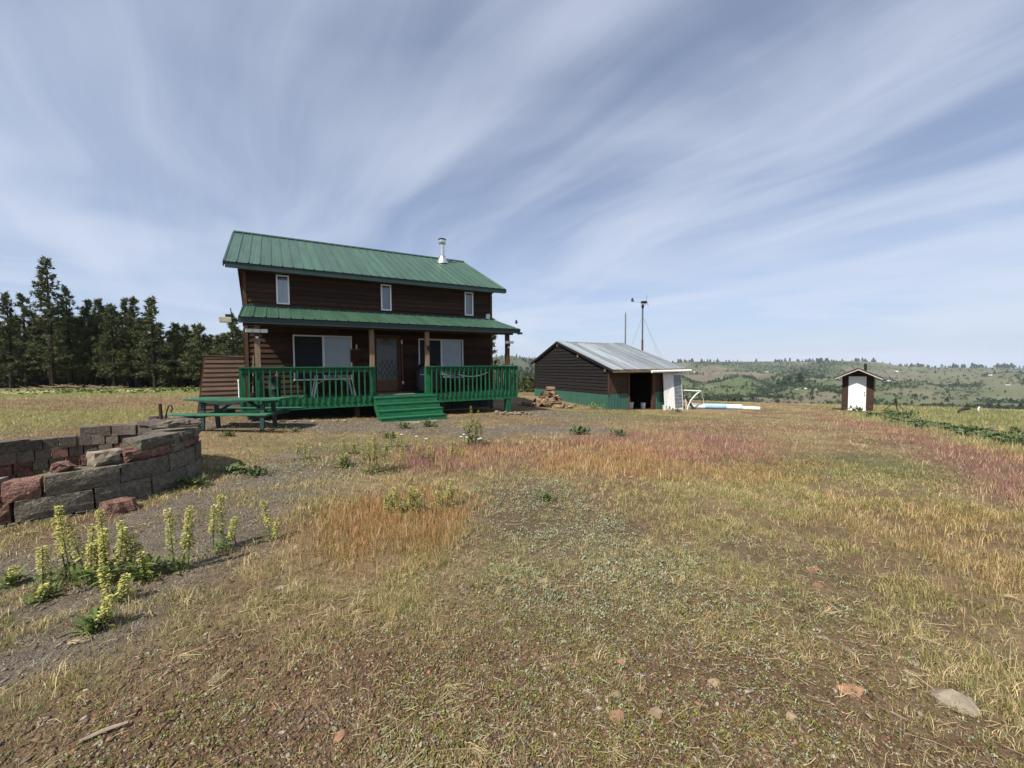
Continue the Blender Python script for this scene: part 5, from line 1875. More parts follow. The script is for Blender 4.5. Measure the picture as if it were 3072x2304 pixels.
def far_trees():
    rs = np.random.RandomState(3)
    FP = [far_tree_arrays(10 + k, 'pine') for k in range(4)]
    FB = [far_tree_arrays(30 + k, 'bush') for k in range(4)]
    def mesh(a, nm):
        o = np_obj(nm, a[0], a[1], a[2], M['fartree'], kind=None)
        me = o.data
        bpy.data.objects.remove(o)
        return me
    mP, mB = [mesh(a, 'far_pine') for a in FP], [mesh(a, 'far_bush') for a in FB]
    T = lambda px: (px - 1536) / 1225
    spots = []      # depth, tx, size, kind, group id
    # skyline trees
    def sky(p0, p1, n, s0, s1):
        for i in range(n):
            spots.append((rs.uniform(1690, 1790), T(rs.uniform(p0, p1)), rs.uniform(s0, s1) * rs.choice([.55, .7, .8, .95]), 0, 'sky'))
    sky(2015, 2080, 13, 13, 22)
    sky(2175, 2190, 3, 12, 17)
    sky(2115, 2245, 6, 6, 11)
    sky(2320, 2410, 10, 13, 20)
    sky(2415, 2630, 36, 13, 22)
    sky(2640, 2730, 12, 8, 13)
    sky(2715, 2790, 14, 14, 22)
    sky(2790, 2900, 7, 9, 14)
    sky(2850, 3100, 40, 14, 23)
    sky(2990, 3020, 6, 17, 23)
    for p in (2105, 2122, 2130, 2152, 2268, 2325, 2337, 2355, 2825, 2885):
        spots.append((1750, T(p), rs.uniform(12, 16), 0, 'sky'))
    # hillside
    cand = 24000
    d = np.exp(rs.uniform(np.log(235), np.log(1700), cand))
    tx = rs.uniform(.33, 1.28, cand)
    az = np.arctan(tx)
    cl = fbm(az * 16, np.log(d) * 7, 103, 3)
    cl2 = fbm(az * 11 + 5, np.log(d) * 5.0, 83, 4)     # same field as the meadow tint
    keep = (cl > .54) & (cl2 < .62) & (rs.rand(cand) < .6) | (rs.rand(cand) < .07)
    thick = (cl2 < .42)
    keep |= thick & (rs.rand(cand) < .35)
    rows = list(zip(d[keep], tx[keep], rs.uniform(1.2, 2.9, keep.sum()) * np.where(d[keep] > 700, 1.7, 1.0), rs.rand(keep.sum())))
    for (dd, t, s, q) in rows:
        big = q < .06
        spots.append((dd, t, s * (1.8 if big else 1), 0 if big else 1, 'hill'))
    # a dark grove on the hillside, right of the middle
    for i in range(9):
        spots.append((rs.uniform(520, 560), T(rs.uniform(2335, 2420)), rs.uniform(9, 15), 0, 'grove'))
    spots2 = []
    for (dd, t, s, k, g) in spots:
        x, y = dd * t, dd
        spots2.append((s / dd, x, y, s, k, g))
    spots2.sort(key=lambda q: -q[0])
    hh = H(np.array([q[1] for q in spots2]), np.array([q[2] for q in spots2]))
    nsky = nh = 0
    rest = []
    for q, z in zip(spots2, hh):
        (_, x, y, s, k, g) = q
        if (g == 'sky' and nsky < 140) or g == 'grove' or (g == 'hill' and nh < 290):
            o = bpy.data.objects.new(('skyline_pine' if g == 'sky' else 'hillside_pine') if k == 0 else 'juniper_bush', (mP if k == 0 else mB)[random.randrange(4)])
            C.objects.link(o)
            o.location = (x, y, z - .1 * s)
            o.rotation_euler = (0, 0, random.uniform(0, 6.28))
            wd = random.uniform(.9, 1.3)
            o.scale = (s * wd, s * wd, s)
            if g == 'sky':
                nsky += 1
                tag(o, 'tiny dark pine on the skyline across the valley', 'tree', 'skyline pines')
            elif g == 'grove':
                tag(o, 'dark pine in the tight grove halfway up the far slope', 'tree', 'grove on the far slope')
            else:
                nh += 1
                tag(o, 'tall dark pine scattered on the far slope' if k == 0 else 'low rounded bush scattered on the far slope', 'tree' if k == 0 else 'bush', 'scattered pines on the far slope' if k == 0 else 'bushes on the far slope')
        else:
            rest.append((x, y, z, s, k))
    # dense wood on the near hill between house and shed, and the small far ones, as masses
    wood = []
    for i in range(1500):
        dd = math.exp(rs.uniform(math.log(110), math.log(1750)))
        t = rs.uniform(-.10, .40) if dd > 300 else rs.uniform(-.10, .20)
        if t > .2 and rs.rand() < .55:
            continue
        wood.append((dd * t, dd, rs.uniform(5, 9) if dd > 250 else rs.uniform(3.5, 6.5), 0))
    wz = H(np.array([w[0] for w in wood]), np.array([w[1] for w in wood]))
    wood = [(w[0], w[1], z, w[2], 0) for w, z in zip(wood, wz)]
    for nm, lst, lab in (('far_scrub', rest, 'mass of small bushes dotting the far slope'), ('wooded_hillside', wood, 'dense dark wood on the hillside seen between house and shed')):
        Vs, Fs, Cs, off = [], [], [], 0
        for i, (x, y, z, s, k) in enumerate(lst):
            V, Fq, cc = (FP if k == 0 else FB)[i % 4]
            a = rs.rand() * 6.28
            c_, s_ = math.cos(a), math.sin(a)
            w = V * s * rs.uniform(.9, 1.2)
            Vs.append(np.stack([w[:, 0] * c_ - w[:, 1] * s_ + x, w[:, 0] * s_ + w[:, 1] * c_ + y, w[:, 2] + z - .1 * s], 1))
            Fs.append(Fq + off)
            g = rs.uniform(.75, 1.3)
            tint = np.array([1.15, 1.0, .9]) if (nm == 'wooded_hillside' and rs.rand() < .3) else np.ones(3)
            Cs.append(cc * g * tint)
            off += len(V)
        o = np_obj(nm, np.concatenate(Vs), np.concatenate(Fs), np.concatenate(Cs), M['fartree'])
        tag(o, lab, 'vegetation')
    # tiny houses
    hs = [(2335, 1152, 'white far house on the grassy shelf, nearest the dark grove'), (2392, 1168, 'pale far house just under the dark grove'), (2418, 1166, 'low white far house right beside the grove foot'), (2448, 1168, 'small white far shed alone on the meadow past the grove'), (2082, 1117, 'white far roof just past the shed eave'), (2300, 1116, 'pale far building high on the slope'),
          (2668, 1144, 'white far house just past the outhouse roof'), (2705, 1147, 'tiny white far hut near the house past the outhouse'), (2972, 1127, 'grey far house among the skyline woods'), (3024, 1155, 'grey far house low near the picture edge'), (2690, 1116, 'pale far house half hidden in skyline trees past the outhouse'), (2160, 1196, 'white far roof low in the valley behind the blue roll')]
    for i, (px, py, lab) in enumerate(hs):
        t = T(px)
        ds = np.exp(np.linspace(np.log(235), np.log(1780), 500))
        slope = (CAM_Z - H(ds * t, ds)) / ds
        want = (py - (1097 - .0069 * (px - 1536))) / 1225
        j = int(np.argmin(np.abs(slope - want)))
        dd = ds[j]
        x, y = dd * t, dd
        k = dd / 1225
        W_, D_, h_ = 4.6 * k * (1.3 if i % 3 == 0 else .8), 3.0 * k, 2.0 * k
        e = empty('far_house', (x, y, hz(x, y) - .1), .3 * i, lab, 'house', 'houses across the valley')
        MB().box(-W_, W_, -D_, D_, 0, h_).build('wall', M['whitedirty'], e)
        MB().prism([(-W_ * 1.05, -D_ * 1.1, h_), (-W_ * 1.05, D_ * 1.1, h_), (-W_ * 1.05, 0, h_ * 1.75)], (W_ * 2.1, 0, 0)).build('roof', M['zinc'] if i % 2 else M['whitedirty'], e)


far_trees()


# ------------------------------------------------------------------ ground vegetation
def keep_out(x, y):
    """True where buildings stand"""
    c, s = math.cos(TH), math.sin(TH)
    u, v = (x - HX) * c + (y - HY) * s, -(x - HX) * s + (y - HY) * c
    k = (u > -.1) & (u < 9.0) & (v > -1.7) & (v < 8)
    k |= (u > 3.45) & (u < 5.65) & (v > -3.05) & (v < 0)
    c, s = math.cos(SA), math.sin(SA)
    u, v = (x - SX) * c + (y - SY) * s, -(x - SX) * s + (y - SY) * c
    k |= (u > .02) & (u < SL) & (v > .1) & (v < ST)
    k |= (np.hypot(x + 5.9, y - 5.25) < 1.5) & (np.hypot(x + 5.9, y - 5.25) > 1.18)
    return k


def sample(n, r0, r1, amax=58):
    r = np.exp(NP.uniform(math.log(r0), math.log(r1), n))
    a = np.radians(NP.uniform(-amax, amax, n))
    return r * np.sin(a), r * np.cos(a)


def mixc(cols, ws):
    W = np.stack(ws, -1)
    W = W / W.sum(-1, keepdims=True)
    return W @ np.array(cols)


def grass():
    x, y = sample(250000, 1.15, 52)
    r = np.hypot(x, y)
    m = masks(x, y)
    n1 = fbm(x * .8, y * .8, 61, 3)
    n2 = fbm(x * 2.6, y * 2.6, 161, 3)
    d = (.38 + .5 * sstep(n1, .3, .65)) * (.2 + .95 * sstep(n2, .38, .60))
    d = d * (1 - .93 * m['bare'])
    for nm, q in (('purple', .95), ('orange', .9), ('lush', .9), ('field', .8), ('olive', .72)):
        d = np.maximum(d, q * m[nm] * (.35 + .65 * sstep(n2, .30, .52)))
    d = d * (1 - .6 * m['herb'] * (1 - m['orange'])) * (1 - .88 * m['gravel'] * (1 - .6 * sstep(n2, .50, .66)))
    ok = (NP.rand(len(x)) < d) & ~keep_out(x, y)
    x, y, r, n1, n2 = x[ok], y[ok], r[ok], n1[ok], n2[ok]
    m = {k: v[ok] for k, v in m.items()}
    n = len(x)
    rnd = NP.rand(n)
    h = (.035 + .055 * rnd) * (1 - .3 * m['bare'])
    for nm, hh in (('purple', .135), ('orange', .13), ('field', .12), ('olive', .06), ('lush', .19)):
        h = h * (1 - m[nm]) + (hh * (.55 + .7 * rnd)) * m[nm]
    h = np.where(NP.rand(n) < .02, h * 1.9, h)
    tan, strw, org, pur, olv, gre = (.42, .31, .155), (.58, .47, .27), (.40, .215, .095), (.30, .125, .140), (.22, .21, .075), (.17, .215, .055)
    col = np.empty((n, 3))
    pick = NP.rand(n) + .35 * (n1 - .5)
    col[:] = tan
    col[pick < .30] = strw
    col[(pick > .62) & (pick < .86)] = olv
    col[pick >= .86] = gre

    def over(col, k, c, jit=.35):
        a_ = (k * (NP.rand(n) < .92))[:, None]
        return col * (1 - a_) + np.array(c) * (1 + (NP.rand(n) - .5) * jit)[:, None] * a_
    col = over(col, m['olive'] * .7, (.23, .225, .085))
    far_f = sstep(y, 25, 30)
    mid_f = sstep(y, 16, 19) * (1 - far_f)
    pk = m['field'] * mid_f * sstep(fbm(x * .16, y * .3, 231, 3), .30, .55)
    col = over(col, m['field'] * .75 * (1 - mid_f) * (1 - far_f), (.33, .31, .11))
    col = over(col, m['field'] * .85 * far_f, (.26, .32, .10))
    col = over(col, pk * .75, (.40, .21, .15))
    near_g = sstep(fbm(x * .55 + 7, y * .55, 241, 3), .50, .66) * (1 - m['purple']) * (1 - m['orange'])
    col = over(col, near_g * .42, (.25, .255, .095))
    gb = sstep(y, 12.5, 14.5) * (1 - sstep(y, 19, 24)) * sstep(x, 1.5, 3) * (1 - sstep(x, 9, 12)) * (1 - m['purple'])
    col = over(col, gb * .7, (.31, .32, .105))
    col = over(col, m['orange'] * .8 * (NP.rand(n) < .8), org)
    patch = sstep(fbm(x * 1.1, y * 1.1, 201, 3), .35, .6)
    col = over(col, m['purple'] * .85 * (.50 + .50 * patch) * (NP.rand(n) < .82), pur)
    col = over(col, m['purple'] * .5 * (1 - patch), (.44, .26, .13))
    col = over(col, m['lush'] * .75 * (NP.rand(n) < .8), (.20, .225, .095))
    yl = m['lush'] * sstep(fbm(x * .25, y * .25, 211, 3), .45, .65)
    col = over(col, yl * .8, (.41, .35, .17))
    lean0 = .55 + .75 * (1 - m['purple']) * (1 - m['orange']) * (1 - m['lush'])
    # blades of each tuft
    kk = np.where(r < 9, 6, 4)
    idx = np.repeat(np.arange(n), kk)
    N = len(idx)
    rr_ = r[idx]
    a_ = NP.rand(N) * 2 * np.pi
    sp = np.maximum(.012, .004 * rr_)
    bx, by = x[idx] + NP.normal(size=N) * sp, y[idx] + NP.normal(size=N) * sp
    bh = h[idx] * NP.uniform(.45, 1.15, N)
    out = bh * lean0[idx] * NP.rand(N)
    dx, dy = np.cos(a_) * out, np.sin(a_) * out
    w = np.maximum(.0019, .00066 * rr_) * NP.uniform(.7, 1.4, N)
    wa = NP.rand(N) * np.pi
    Wv = np.stack([np.cos(wa) * w / 2, np.sin(wa) * w / 2, 0 * w], 1)
    z = H(bx, by) - .008
    B = np.stack([bx, by, z], 1)
    Tp = np.stack([bx + dx, by + dy, z + bh * (1 - .25 * NP.rand(N))], 1)
    Md = np.stack([bx + dx * .28, by + dy * .28, z + bh * .62], 1)
    c = col[idx] * NP.uniform(.6, 1.5, (N, 1))
    nr = rr_ < 9
    k = nr.sum()
    V1 = np.stack([B[nr] - Wv[nr], B[nr] + Wv[nr], Md[nr] + Wv[nr] * .8, Md[nr] - Wv[nr] * .8, Tp[nr]], 1).reshape(-1, 3)
    b = np.arange(k)[:, None] * 5
    F1 = np.concatenate([b + np.array([[0, 1, 2]]), b + np.array([[0, 2, 3]]), b + np.array([[3, 2, 4]])])
    k2 = (~nr).sum()
    V2 = np.stack([B[~nr] - Wv[~nr], B[~nr] + Wv[~nr], Tp[~nr]], 1).reshape(-1, 3)
    F2 = np.arange(3 * k2).reshape(k2, 3) + len(V1)
    o = np_obj('dry_grass', np.concatenate([V1, V2]), np.concatenate([F1, F2]), np.concatenate([np.repeat(c[nr], 5, 0), np.repeat(c[~nr], 3, 0)]), M['grass'])
    tag(o, 'tan, reddish and olive wild grass covering the yard', 'grass')


def straw():
    x, y = sample(52000, 1.15, 9)
    m = masks(x, y)
    n2 = fbm(x * 1.6, y * 1.6, 171, 3)
    ok = (NP.rand(len(x)) < (.04 + .30 * sstep(n2, .45, .68)) * (1 - .75 * m['gravel'])) & ~keep_out(x, y)
    x, y = x[ok], y[ok]
    tx_, ty_ = sample(120, 1.3, 7)                      # flattened tufts, stalks fanning from one root
    x, y = np.concatenate([x, np.repeat(tx_, 15) + NP.normal(size=120 * 15) * .008]), np.concatenate([y, np.repeat(ty_, 15) + NP.normal(size=120 * 15) * .008])
    r = np.hypot(x, y)
    n = len(x)
    L_ = NP.uniform(.02, .075, n) * np.where(NP.rand(n) < .06, 2.4, 1)
    L_[-1800:] = NP.uniform(.03, .12, 1800)
    a = NP.rand(n) * 6.283
    a[-1800:] = np.repeat(NP.rand(120) * 6.283, 15) + NP.normal(size=1800) * .35
    w = np.maximum(.0012, .0006 * r) * NP.uniform(.7, 1.3, n)
    bend = NP.normal(size=n) * .25
    z0 = H(x, y) + NP.uniform(.003, .022, n)
    P = []
    for t in (0, .5, 1):
        aa = a + bend * t
        px, py = x + np.cos(aa) * L_ * t, y + np.sin(aa) * L_ * t
        zz = z0 + NP.uniform(-.004, .02, n) * t
        P.append((px, py, zz, aa))
    V = []
    for (px, py, zz, aa) in P:
        ox, oy = -np.sin(aa) * w / 2, np.cos(aa) * w / 2
        V += [np.stack([px - ox, py - oy, zz], 1), np.stack([px + ox, py + oy, zz + .001], 1)]
    V = np.stack(V, 1).reshape(-1, 3)
    b = np.arange(n)[:, None] * 6
    Fq = np.concatenate([b + np.array([[0, 1, 3, 2]]), b + np.array([[2, 3, 5, 4]])])
    c = np.array([.47, .385, .235]) * NP.uniform(.45, 1.25, (n, 1)) + np.array([.05, 0, -.02]) * (NP.rand(n, 1) < .3)
    tag(np_obj('straw_litter', V, Fq, np.repeat(c, 6, 0), M['grass']), 'pale dry straw stalks strewn over the soil', 'straw')


def herbs():
    x, y = sample(62000, 1.15, 12)
    m = masks(x, y)
    n2 = fbm(x * 2.4, y * 2.4, 181, 3)
    p = np.clip(.16 + .9 * m['herb'] + .60 * m['bare'], 0, 1) * (.25 + .95 * sstep(n2, .36, .64)) * (1 - .8 * m['gravel']) * (1 - .8 * m['purple'])
    p = np.maximum(p, .75 * m['gravel'] * sstep(fbm(x * .9, y * .9, 191, 3), .50, .66))
    ok = (NP.rand(len(x)) < p) & ~keep_out(x, y)
    x, y = x[ok], y[ok]
    m = {k: v[ok] for k, v in m.items()}
    r = np.hypot(x, y)
    n = len(x)
    k = 7
    sz = (NP.uniform(.006, .014, n) * (1 + .5 * m['herb']) * np.maximum(1, r / 4.5))[:, None]
    a = (NP.rand(n, k)) * 6.283
    el = NP.uniform(.1, 1.3, (n, k))
    up = NP.rand(n, k) * sz * 1.6
    D = np.stack([np.cos(a) * np.cos(el), np.sin(a) * np.cos(el), np.sin(el)], -1)
    S = np.stack([-np.sin(a), np.cos(a), 0 * a], -1)
    P = np.stack([x, y, H(x, y) - .003], -1)[:, None, :] + np.stack([NP.normal(size=(n, k)) * sz * .6, NP.normal(size=(n, k)) * sz * .6, up], -1)
    l_ = (sz * NP.uniform(.6, 1.2, (n, k)))[..., None]
    V = np.stack([P, P + D * l_ * .55 - S * l_ * .28, P + D * l_, P + D * l_ * .55 + S * l_ * .28], 2).reshape(-1, 3)
    Fq = np.arange(n * k * 4).reshape(-1, 4)
    g1, g2, g3 = np.array([.30, .315, .205]), np.array([.185, .175, .045]), np.array([.25, .24, .105])
    q = NP.rand(n, 1)
    c = np.where(q < (.25 + .6 * m['herb'])[:, None], g1, np.where(q < .85, g2, g3)) * NP.uniform(.7, 1.3, (n, 1))
    cc = np.repeat(c, k * 4, 0) * np.repeat(NP.uniform(.85, 1.15, (n * k, 1)), 4, 0)
    tag(np_obj('low_herbs', V, Fq, cc, M['leaf']), 'low grey-green herbs spread over the bare soil', 'herbs')


def gravel():
    x, y = sample(170000, 1.15, 17)
    m = masks(x, y)
    r = np.hypot(x, y)
    p = np.maximum(.95 * m['gravel'], .95 * m['bare']) + .12
    ok = (NP.rand(len(x)) < p) & ~keep_out(x, y)
    x, y, r = x[ok], y[ok], r[ok]
    gm = m['gravel'][ok]
    n = len(x)
    s = np.maximum(NP.uniform(.003, .0095, n) * np.where(NP.rand(n) < .07, 2.0, 1), .0013 * r * NP.uniform(.6, 1.3, n))
    ct = np.array([(1, 0, 0), (0, 1, 0), (-1, 0, 0), (0, -1, 0), (.1, .1, 1), (0, 0, -1)], float)
    a = NP.rand(n) * 6.283
    st = NP.uniform(.5, 1.5, (n, 6, 1))
    V = ct[None] * st * s[:, None, None] * np.array([1.35, .75, .5])
    c_, s_ = np.cos(a)[:, None], np.sin(a)[:, None]
    tl = NP.normal(size=(n, 1)) * .25
    X, Y = V[..., 0] * c_ - V[..., 1] * s_, V[..., 0] * s_ + V[..., 1] * c_
    Z = V[..., 2] + X * tl
    V = np.stack([X + x[:, None], Y + y[:, None], Z + (H(x, y) + s * .18)[:, None]], -1).reshape(-1, 3)
    f0 = np.array([(0, 1, 4), (1, 2, 4), (2, 3, 4), (3, 0, 4), (1, 0, 5), (2, 1, 5), (3, 2, 5), (0, 3, 5)])
    Fq = (np.arange(n)[:, None, None] * 6 + f0[None]).reshape(-1, 3)
    q = NP.rand(n, 1)
    soil = np.array([.140, .088, .058])
    gr = np.array([.190, .156, .124])
    c = np.where(NP.rand(n, 1) < np.clip(gm + .12, 0, 1)[:, None], gr, soil) * NP.uniform(.45, 1.35, (n, 1))
    c = np.where(q < .05, np.array([.30, .25, .19]), np.where(q > .965, np.array([.26, .135, .08]), c))
    tag(np_obj('gravel', V, Fq, np.repeat(c, 6, 0), M['pebble']), 'dark gravel and soil crumbs strewn over the yard', 'gravel')


grass()
straw()
herbs()
gravel()


# ------------------------------------------------------------------ individual plants
def leaf_arrays(P, D, L_, W_, rs, droop=.35):
    """lens-shaped leaves with a bent midrib; 2 quads + tip per leaf"""
    n = len(P)
    S = np.cross(D, np.array([0, 0, 1.0]))
    S /= np.linalg.norm(S, axis=1)[:, None] + 1e-9
    L_, W_ = np.asarray(L_)[:, None], np.asarray(W_)[:, None]
    dn = np.array([0, 0, 1.0]) * droop
    m1 = P + D * L_ * .4
    m2 = P + D * L_ * .75 - dn * L_ * .18
    tp = P + D * L_ - dn * L_ * .5
    V = np.stack([P, m1 - S * W_ * .5, m1 + S * W_ * .5, m2 - S * W_ * .38, m2 + S * W_ * .38, tp], 1).reshape(-1, 3)
    b = np.arange(n)[:, None] * 6
    Fq = np.concatenate([b + np.array([[0, 2, 1]]), b + np.array([[1, 2, 4]]), b + np.array([[1, 4, 3]]), b + np.array([[3, 4, 5]])])
    return V, Fq


def flower_plant(x, y, spikes, nleaf, ll, label, seed, group='yellow spike-flowered plants', name='yellow_flower_plant', lw=.16):
    rs = np.random.RandomState(seed)
    z0 = hz(x, y)
    nleaf = int(nleaf * (1.5 if seed < 11 else .75))
    spikes = [(a_, b_, c_ * (1.16 if seed < 11 else 1.0), d_) for (a_, b_, c_, d_) in spikes]
    ll = ll * .85
    e = empty(name, (x, y, z0 - .005), 0, label, 'plant', group)
    if nleaf:
        a = rs.rand(nleaf) * 6.283
        el = rs.uniform(.15, 1.1, nleaf)
        D = np.stack([np.cos(a) * np.cos(el), np.sin(a) * np.cos(el), np.sin(el)], 1)
        wx = max([abs(s[0]) for s in spikes] + [.03])
        hmx = max(s_[2] for s_ in spikes)
        P = np.stack([rs.uniform(-wx, wx, nleaf), rs.uniform(-.05, .05, nleaf), (rs.rand(nleaf) ** 1.6) * hmx * (.62 if seed >= 11 else .30)], 1)
        V, Fq = leaf_arrays(P, D, ll * rs.uniform(.6, 1.2, nleaf), ll * lw * rs.uniform(.8, 1.3, nleaf), rs)
        c = np.array([.115, .155, .048] if seed < 11 else [.19, .215, .080]) * rs.uniform(.65, 1.4, (nleaf, 1))
        np_obj('leaves', V, Fq, np.repeat(c, 6, 0), M['leaf'], kind=None, parent=e)
    for (sx, sy, hgt, lx) in spikes:
        n = int(70 + 520 * hgt)
        t = np.sort(rs.uniform(.40 if hgt > .3 else .25, 1.0, n))
        lx = lx + rs.normal() * .10 * hgt
        hgt = hgt * rs.uniform(.92, 1.12)
        cx, cy, cz = sx + lx * t, sy + 0 * t, hgt * t
        tb = MB()
        tb.tube([(sx, sy, 0), (sx + lx * .5, sy, hgt * .5), (sx + lx, sy, hgt)], [.005, .004, .002], 5)
        a = rs.rand(n) * 6.283
        rad = (.010 + .018 * (1 - t) ** .5) * rs.uniform(.5, 1.2, n)
        P = np.stack([cx + np.cos(a) * rad, cy + np.sin(a) * rad, cz], 1)
        D = np.stack([np.cos(a), np.sin(a), rs.uniform(-.2, .8, n)], 1)
        D /= np.linalg.norm(D, axis=1)[:, None]
        V, Fq = leaf_arrays(P, D, rs.uniform(.011, .022, n), rs.uniform(.010, .019, n), rs, .2)
        pale = np.array([.54, .50, .16])
        grn = np.array([.22, .26, .07])
        c = np.where(rs.rand(n, 1) < .72, pale, grn) * rs.uniform(.75, 1.15, (n, 1))
        st = tb.build('stem', M['leaf'], e)
        at = st.data.attributes.new('Col', 'FLOAT_COLOR', 'POINT')
        at.data.foreach_set('color', np.tile([.14, .19, .06, 1.0], len(st.data.vertices)).astype(np.float32))
        np_obj('flower_spike', V, Fq, np.repeat(c, 6, 0), M['leaf'], kind=None, parent=st)
    return e


flower_plant(-3.20, 2.98, [(-.10, 0, .50, -.10), (0, .02, .42, -.06), (.06, 0, .36, .02), (.15, .03, .47, .03), (.24, .0, .40, .05), (.09, -.04, .26, 0), (-.02, .05, .34, .02), (-.16, .03, .40, -.08), (.19, -.03, .33, .02), (.29, .04, .30, .06)], 90, .17, 'biggest yellow-flowered plant, many spikes tall, before the fire pit wall', 1)
flower_plant(-2.80, 3.02, [(-.07, 0, .42, -.02), (-.02, .03, .24, -.04), (.06, 0, .20, -.06)], 55, .16, 'yellow-flowered plant with one tall and two short spikes beside the biggest one', 2)
flower_plant(-2.66, 3.14, [(0, 0, .40, .0), (.05, 0, .42, .04), (.09, .02, .30, .05)], 30, .14, 'dense three-spiked yellow-flowered plant on the house side of the cluster', 3)
flower_plant(-2.55, 3.52, [(-.09, 0, .38, 0), (.0, .02, .44, .02), (.05, 0, .26, .02)], 40, .12, 'three-spiked yellow-flowered plant standing alone on gravel behind the cluster', 4)
flower_plant(-3.70, 2.95, [(0, 0, .14, 0)], 35, .13, 'low leafy rosette with one short yellow spike at the frame edge', 5)
flower_plant(-3.42, 2.90, [(0, 0, .26, -.02)], 10, .08, 'single short yellow spike between the rosette and the biggest plant', 6)
flower_plant(-3.28, 2.78, [(.0, 0, .10, 0)], 40, .13, 'flat leafy rosette on the gravel in front of the biggest yellow plant', 7)
flower_plant(-2.72, 2.72, [(-.03, 0, .22, -.02), (.05, 0, .18, 0)], 25, .10, 'two-spiked small yellow plant in front of the tall cluster', 8)
flower_plant(-2.57, 2.44, [(.03, 0, .2, .03)], 70, .13, 'bright green grassy rosette with one pale spike nearest the viewer', 9)
flower_plant(-2.25, 3.72, [(0, 0, .30, 0), (.06, 0, .16, 0)], 25, .08, 'thin yellow-flowered plant at the gravel edge before the orange grass', 10)
flower_plant(-2.03, 6.1, [(-.05, 0, .62, -.03), (-.01, .03, .56, -.05), (.05, .05, .46, .03), (-.16, .1, .48, -.06), (-.22, .05, .40, -.06), (.25, .2, .40, .05)], 130, .17, 'tall yellow-flowered plant in orange grass between the pit and the stairs', 11)
flower_plant(-1.15, 4.35, [(-.06, 0, .30, -.02), (.03, 0, .34, 0), (.06, .02, .30, .02), (-.16, .05, .24, 0), (-.22, .02, .2, 0), (.12, .05, .2, 0)], 110, .14, 'yellow-flowered clump growing out of the orange grass patch', 12)
flower_plant(-.76, 4.55, [(0, 0, .32, .02), (.05, .03, .22, .02), (-.04, .0, .2, -.02)], 35, .12, 'yellow-flowered clump on the right edge of the orange grass patch', 13)
flower_plant(-.82, 8.3, [(0, 0, .80, -.03), (.03, .04, .70, .02), (.12, .05, .46, .05), (.20, -.05, .38, .06), (-.10, .0, .34, -.05)], 200, .22, 'tallest yellow spike, on a leafy bush straight before the porch corner', 14)
flower_plant(-2.68, 6.45, [(0, 0, .24, 0)], 120, .20, 'dense green weed bush beside the tall yellow plant', 15)
for i, (x, y, lab) in enumerate(((-3.6, 6.9, 'yellow-flowered tuft behind the fire pit end, nearer the pit'), (-3.0, 7.4, 'yellow-flowered tuft in tan grass halfway between pit and stairs'), (-1.5, 6.9, 'yellow spikes rising from the purple grass near the orange patch'), (-1.0, 7.0, 'faded yellow spikes inside the purple grass before the stairs'), (-2.35, 8.1, 'pale-flowered plant at the gravel edge before the stairs'))):
    flower_plant(x, y, [(-.06, 0, .32, 0), (.05, .04, .28, .02), (.14, 0, .22, 0)], 40, .13, lab, 20 + i)


def yarrow(x, y, n, label, seed):
    rs = random.Random(seed)
    e = empty('white_flower_plant', (x, y, hz(x, y)), 0, label, 'plant', 'white flat-topped flowers')
    for k in range(n):
        px, py, h_ = rs.uniform(-.25, .25), rs.uniform(-.12, .12), rs.uniform(.18, .32)
        MB().tube([(px, py, 0), (px * 1.1, py, h_)], .004, 5).build('stem', M['stemgreen'], e)
        MB().lathe([(.004, h_ - .012), (.026, h_), (.03, h_ + .008), (.01, h_ + .012)], (px * 1.1, py, 0), 9).build('flower_head', M['white'], e)
    return e


M['stemgreen'] = mat('stem_green', (.12, .17, .06), .8, bump=0)
yarrow(-.75, 7.9, 5, 'white flat-topped flowers at the foot of the tallest yellow spike', 1)
yarrow(-1.95, 7.9, 3, 'white flat-topped flowers on the gravel edge before the stairs', 2)


def weed(x, y, s, n, label, seed, tint=(.085, .12, .042), group=None, up=(.25, 1.2), lw=.15, name='weed_bush', lr=(.22, .55)):
    rs = np.random.RandomState(seed)
    a = rs.rand(n) * 6.283
    el = rs.uniform(up[0], up[1], n)
    D = np.stack([np.cos(a) * np.cos(el), np.sin(a) * np.cos(el), np.sin(el)], 1)
    P = np.stack([rs.normal(size=n) * s * .35, rs.normal(size=n) * s * .3, rs.rand(n) * s * .45], 1)
    V, Fq = leaf_arrays(P, D, s * rs.uniform(lr[0], lr[1], n), s * lw * rs.uniform(.6, 1.3, n), rs)
    c = np.array(tint) * rs.uniform(.65, 1.45, (n, 1))
    o = np_obj(name, V, Fq, np.repeat(c, 6, 0), M['leaf'], kind=None)
    o.location = (x, y, hz(x, y) - .01)
    return tag(o, label, 'plant', group)


wl = [(-4.25, 5.35, .22, 'green weed growing at the foot of the fire pit wall'), (-4.1, 6.0, .28, 'larger green weed where the pit wall curves away'), (-3.75, 5.9, .22, 'pale green weed on gravel beside the pit wall'), (-2.9, 10.9, .25, 'green weed clump on the gravel left of the stair foot'), (-2.3, 11.3, .3, 'green weed clump in front of the stairs'),
      (-2.8, 9.2, .22, 'low weed on the gravel drive before the stairs'), (1.7, 10.1, .35, 'round green weed on the gravel past the porch corner'), (2.6, 9.9, .28, 'flat green weed next to the round one on the drive edge'), (.4, 4.8, .14, 'small dark weed in grey-green herbs by the orange clump'), (-6.3, 9.0, .2, 'low weed in front of the picnic table'), (-5.2, 9.7, .18, 'small weed by the picnic table end')]
for i, (x, y, s, lab) in enumerate(wl):
    weed(x, y, s, 110, lab, 40 + i, tint=((.085, .12, .042), (.12, .15, .07), (.10, .13, .05))[i % 3], group='green weeds on the gravel')
weed(4.35, 20.9, .55, 80, 'leafy pale weed bush against the green shed base', 61, (.17, .21, .09), lw=.11)
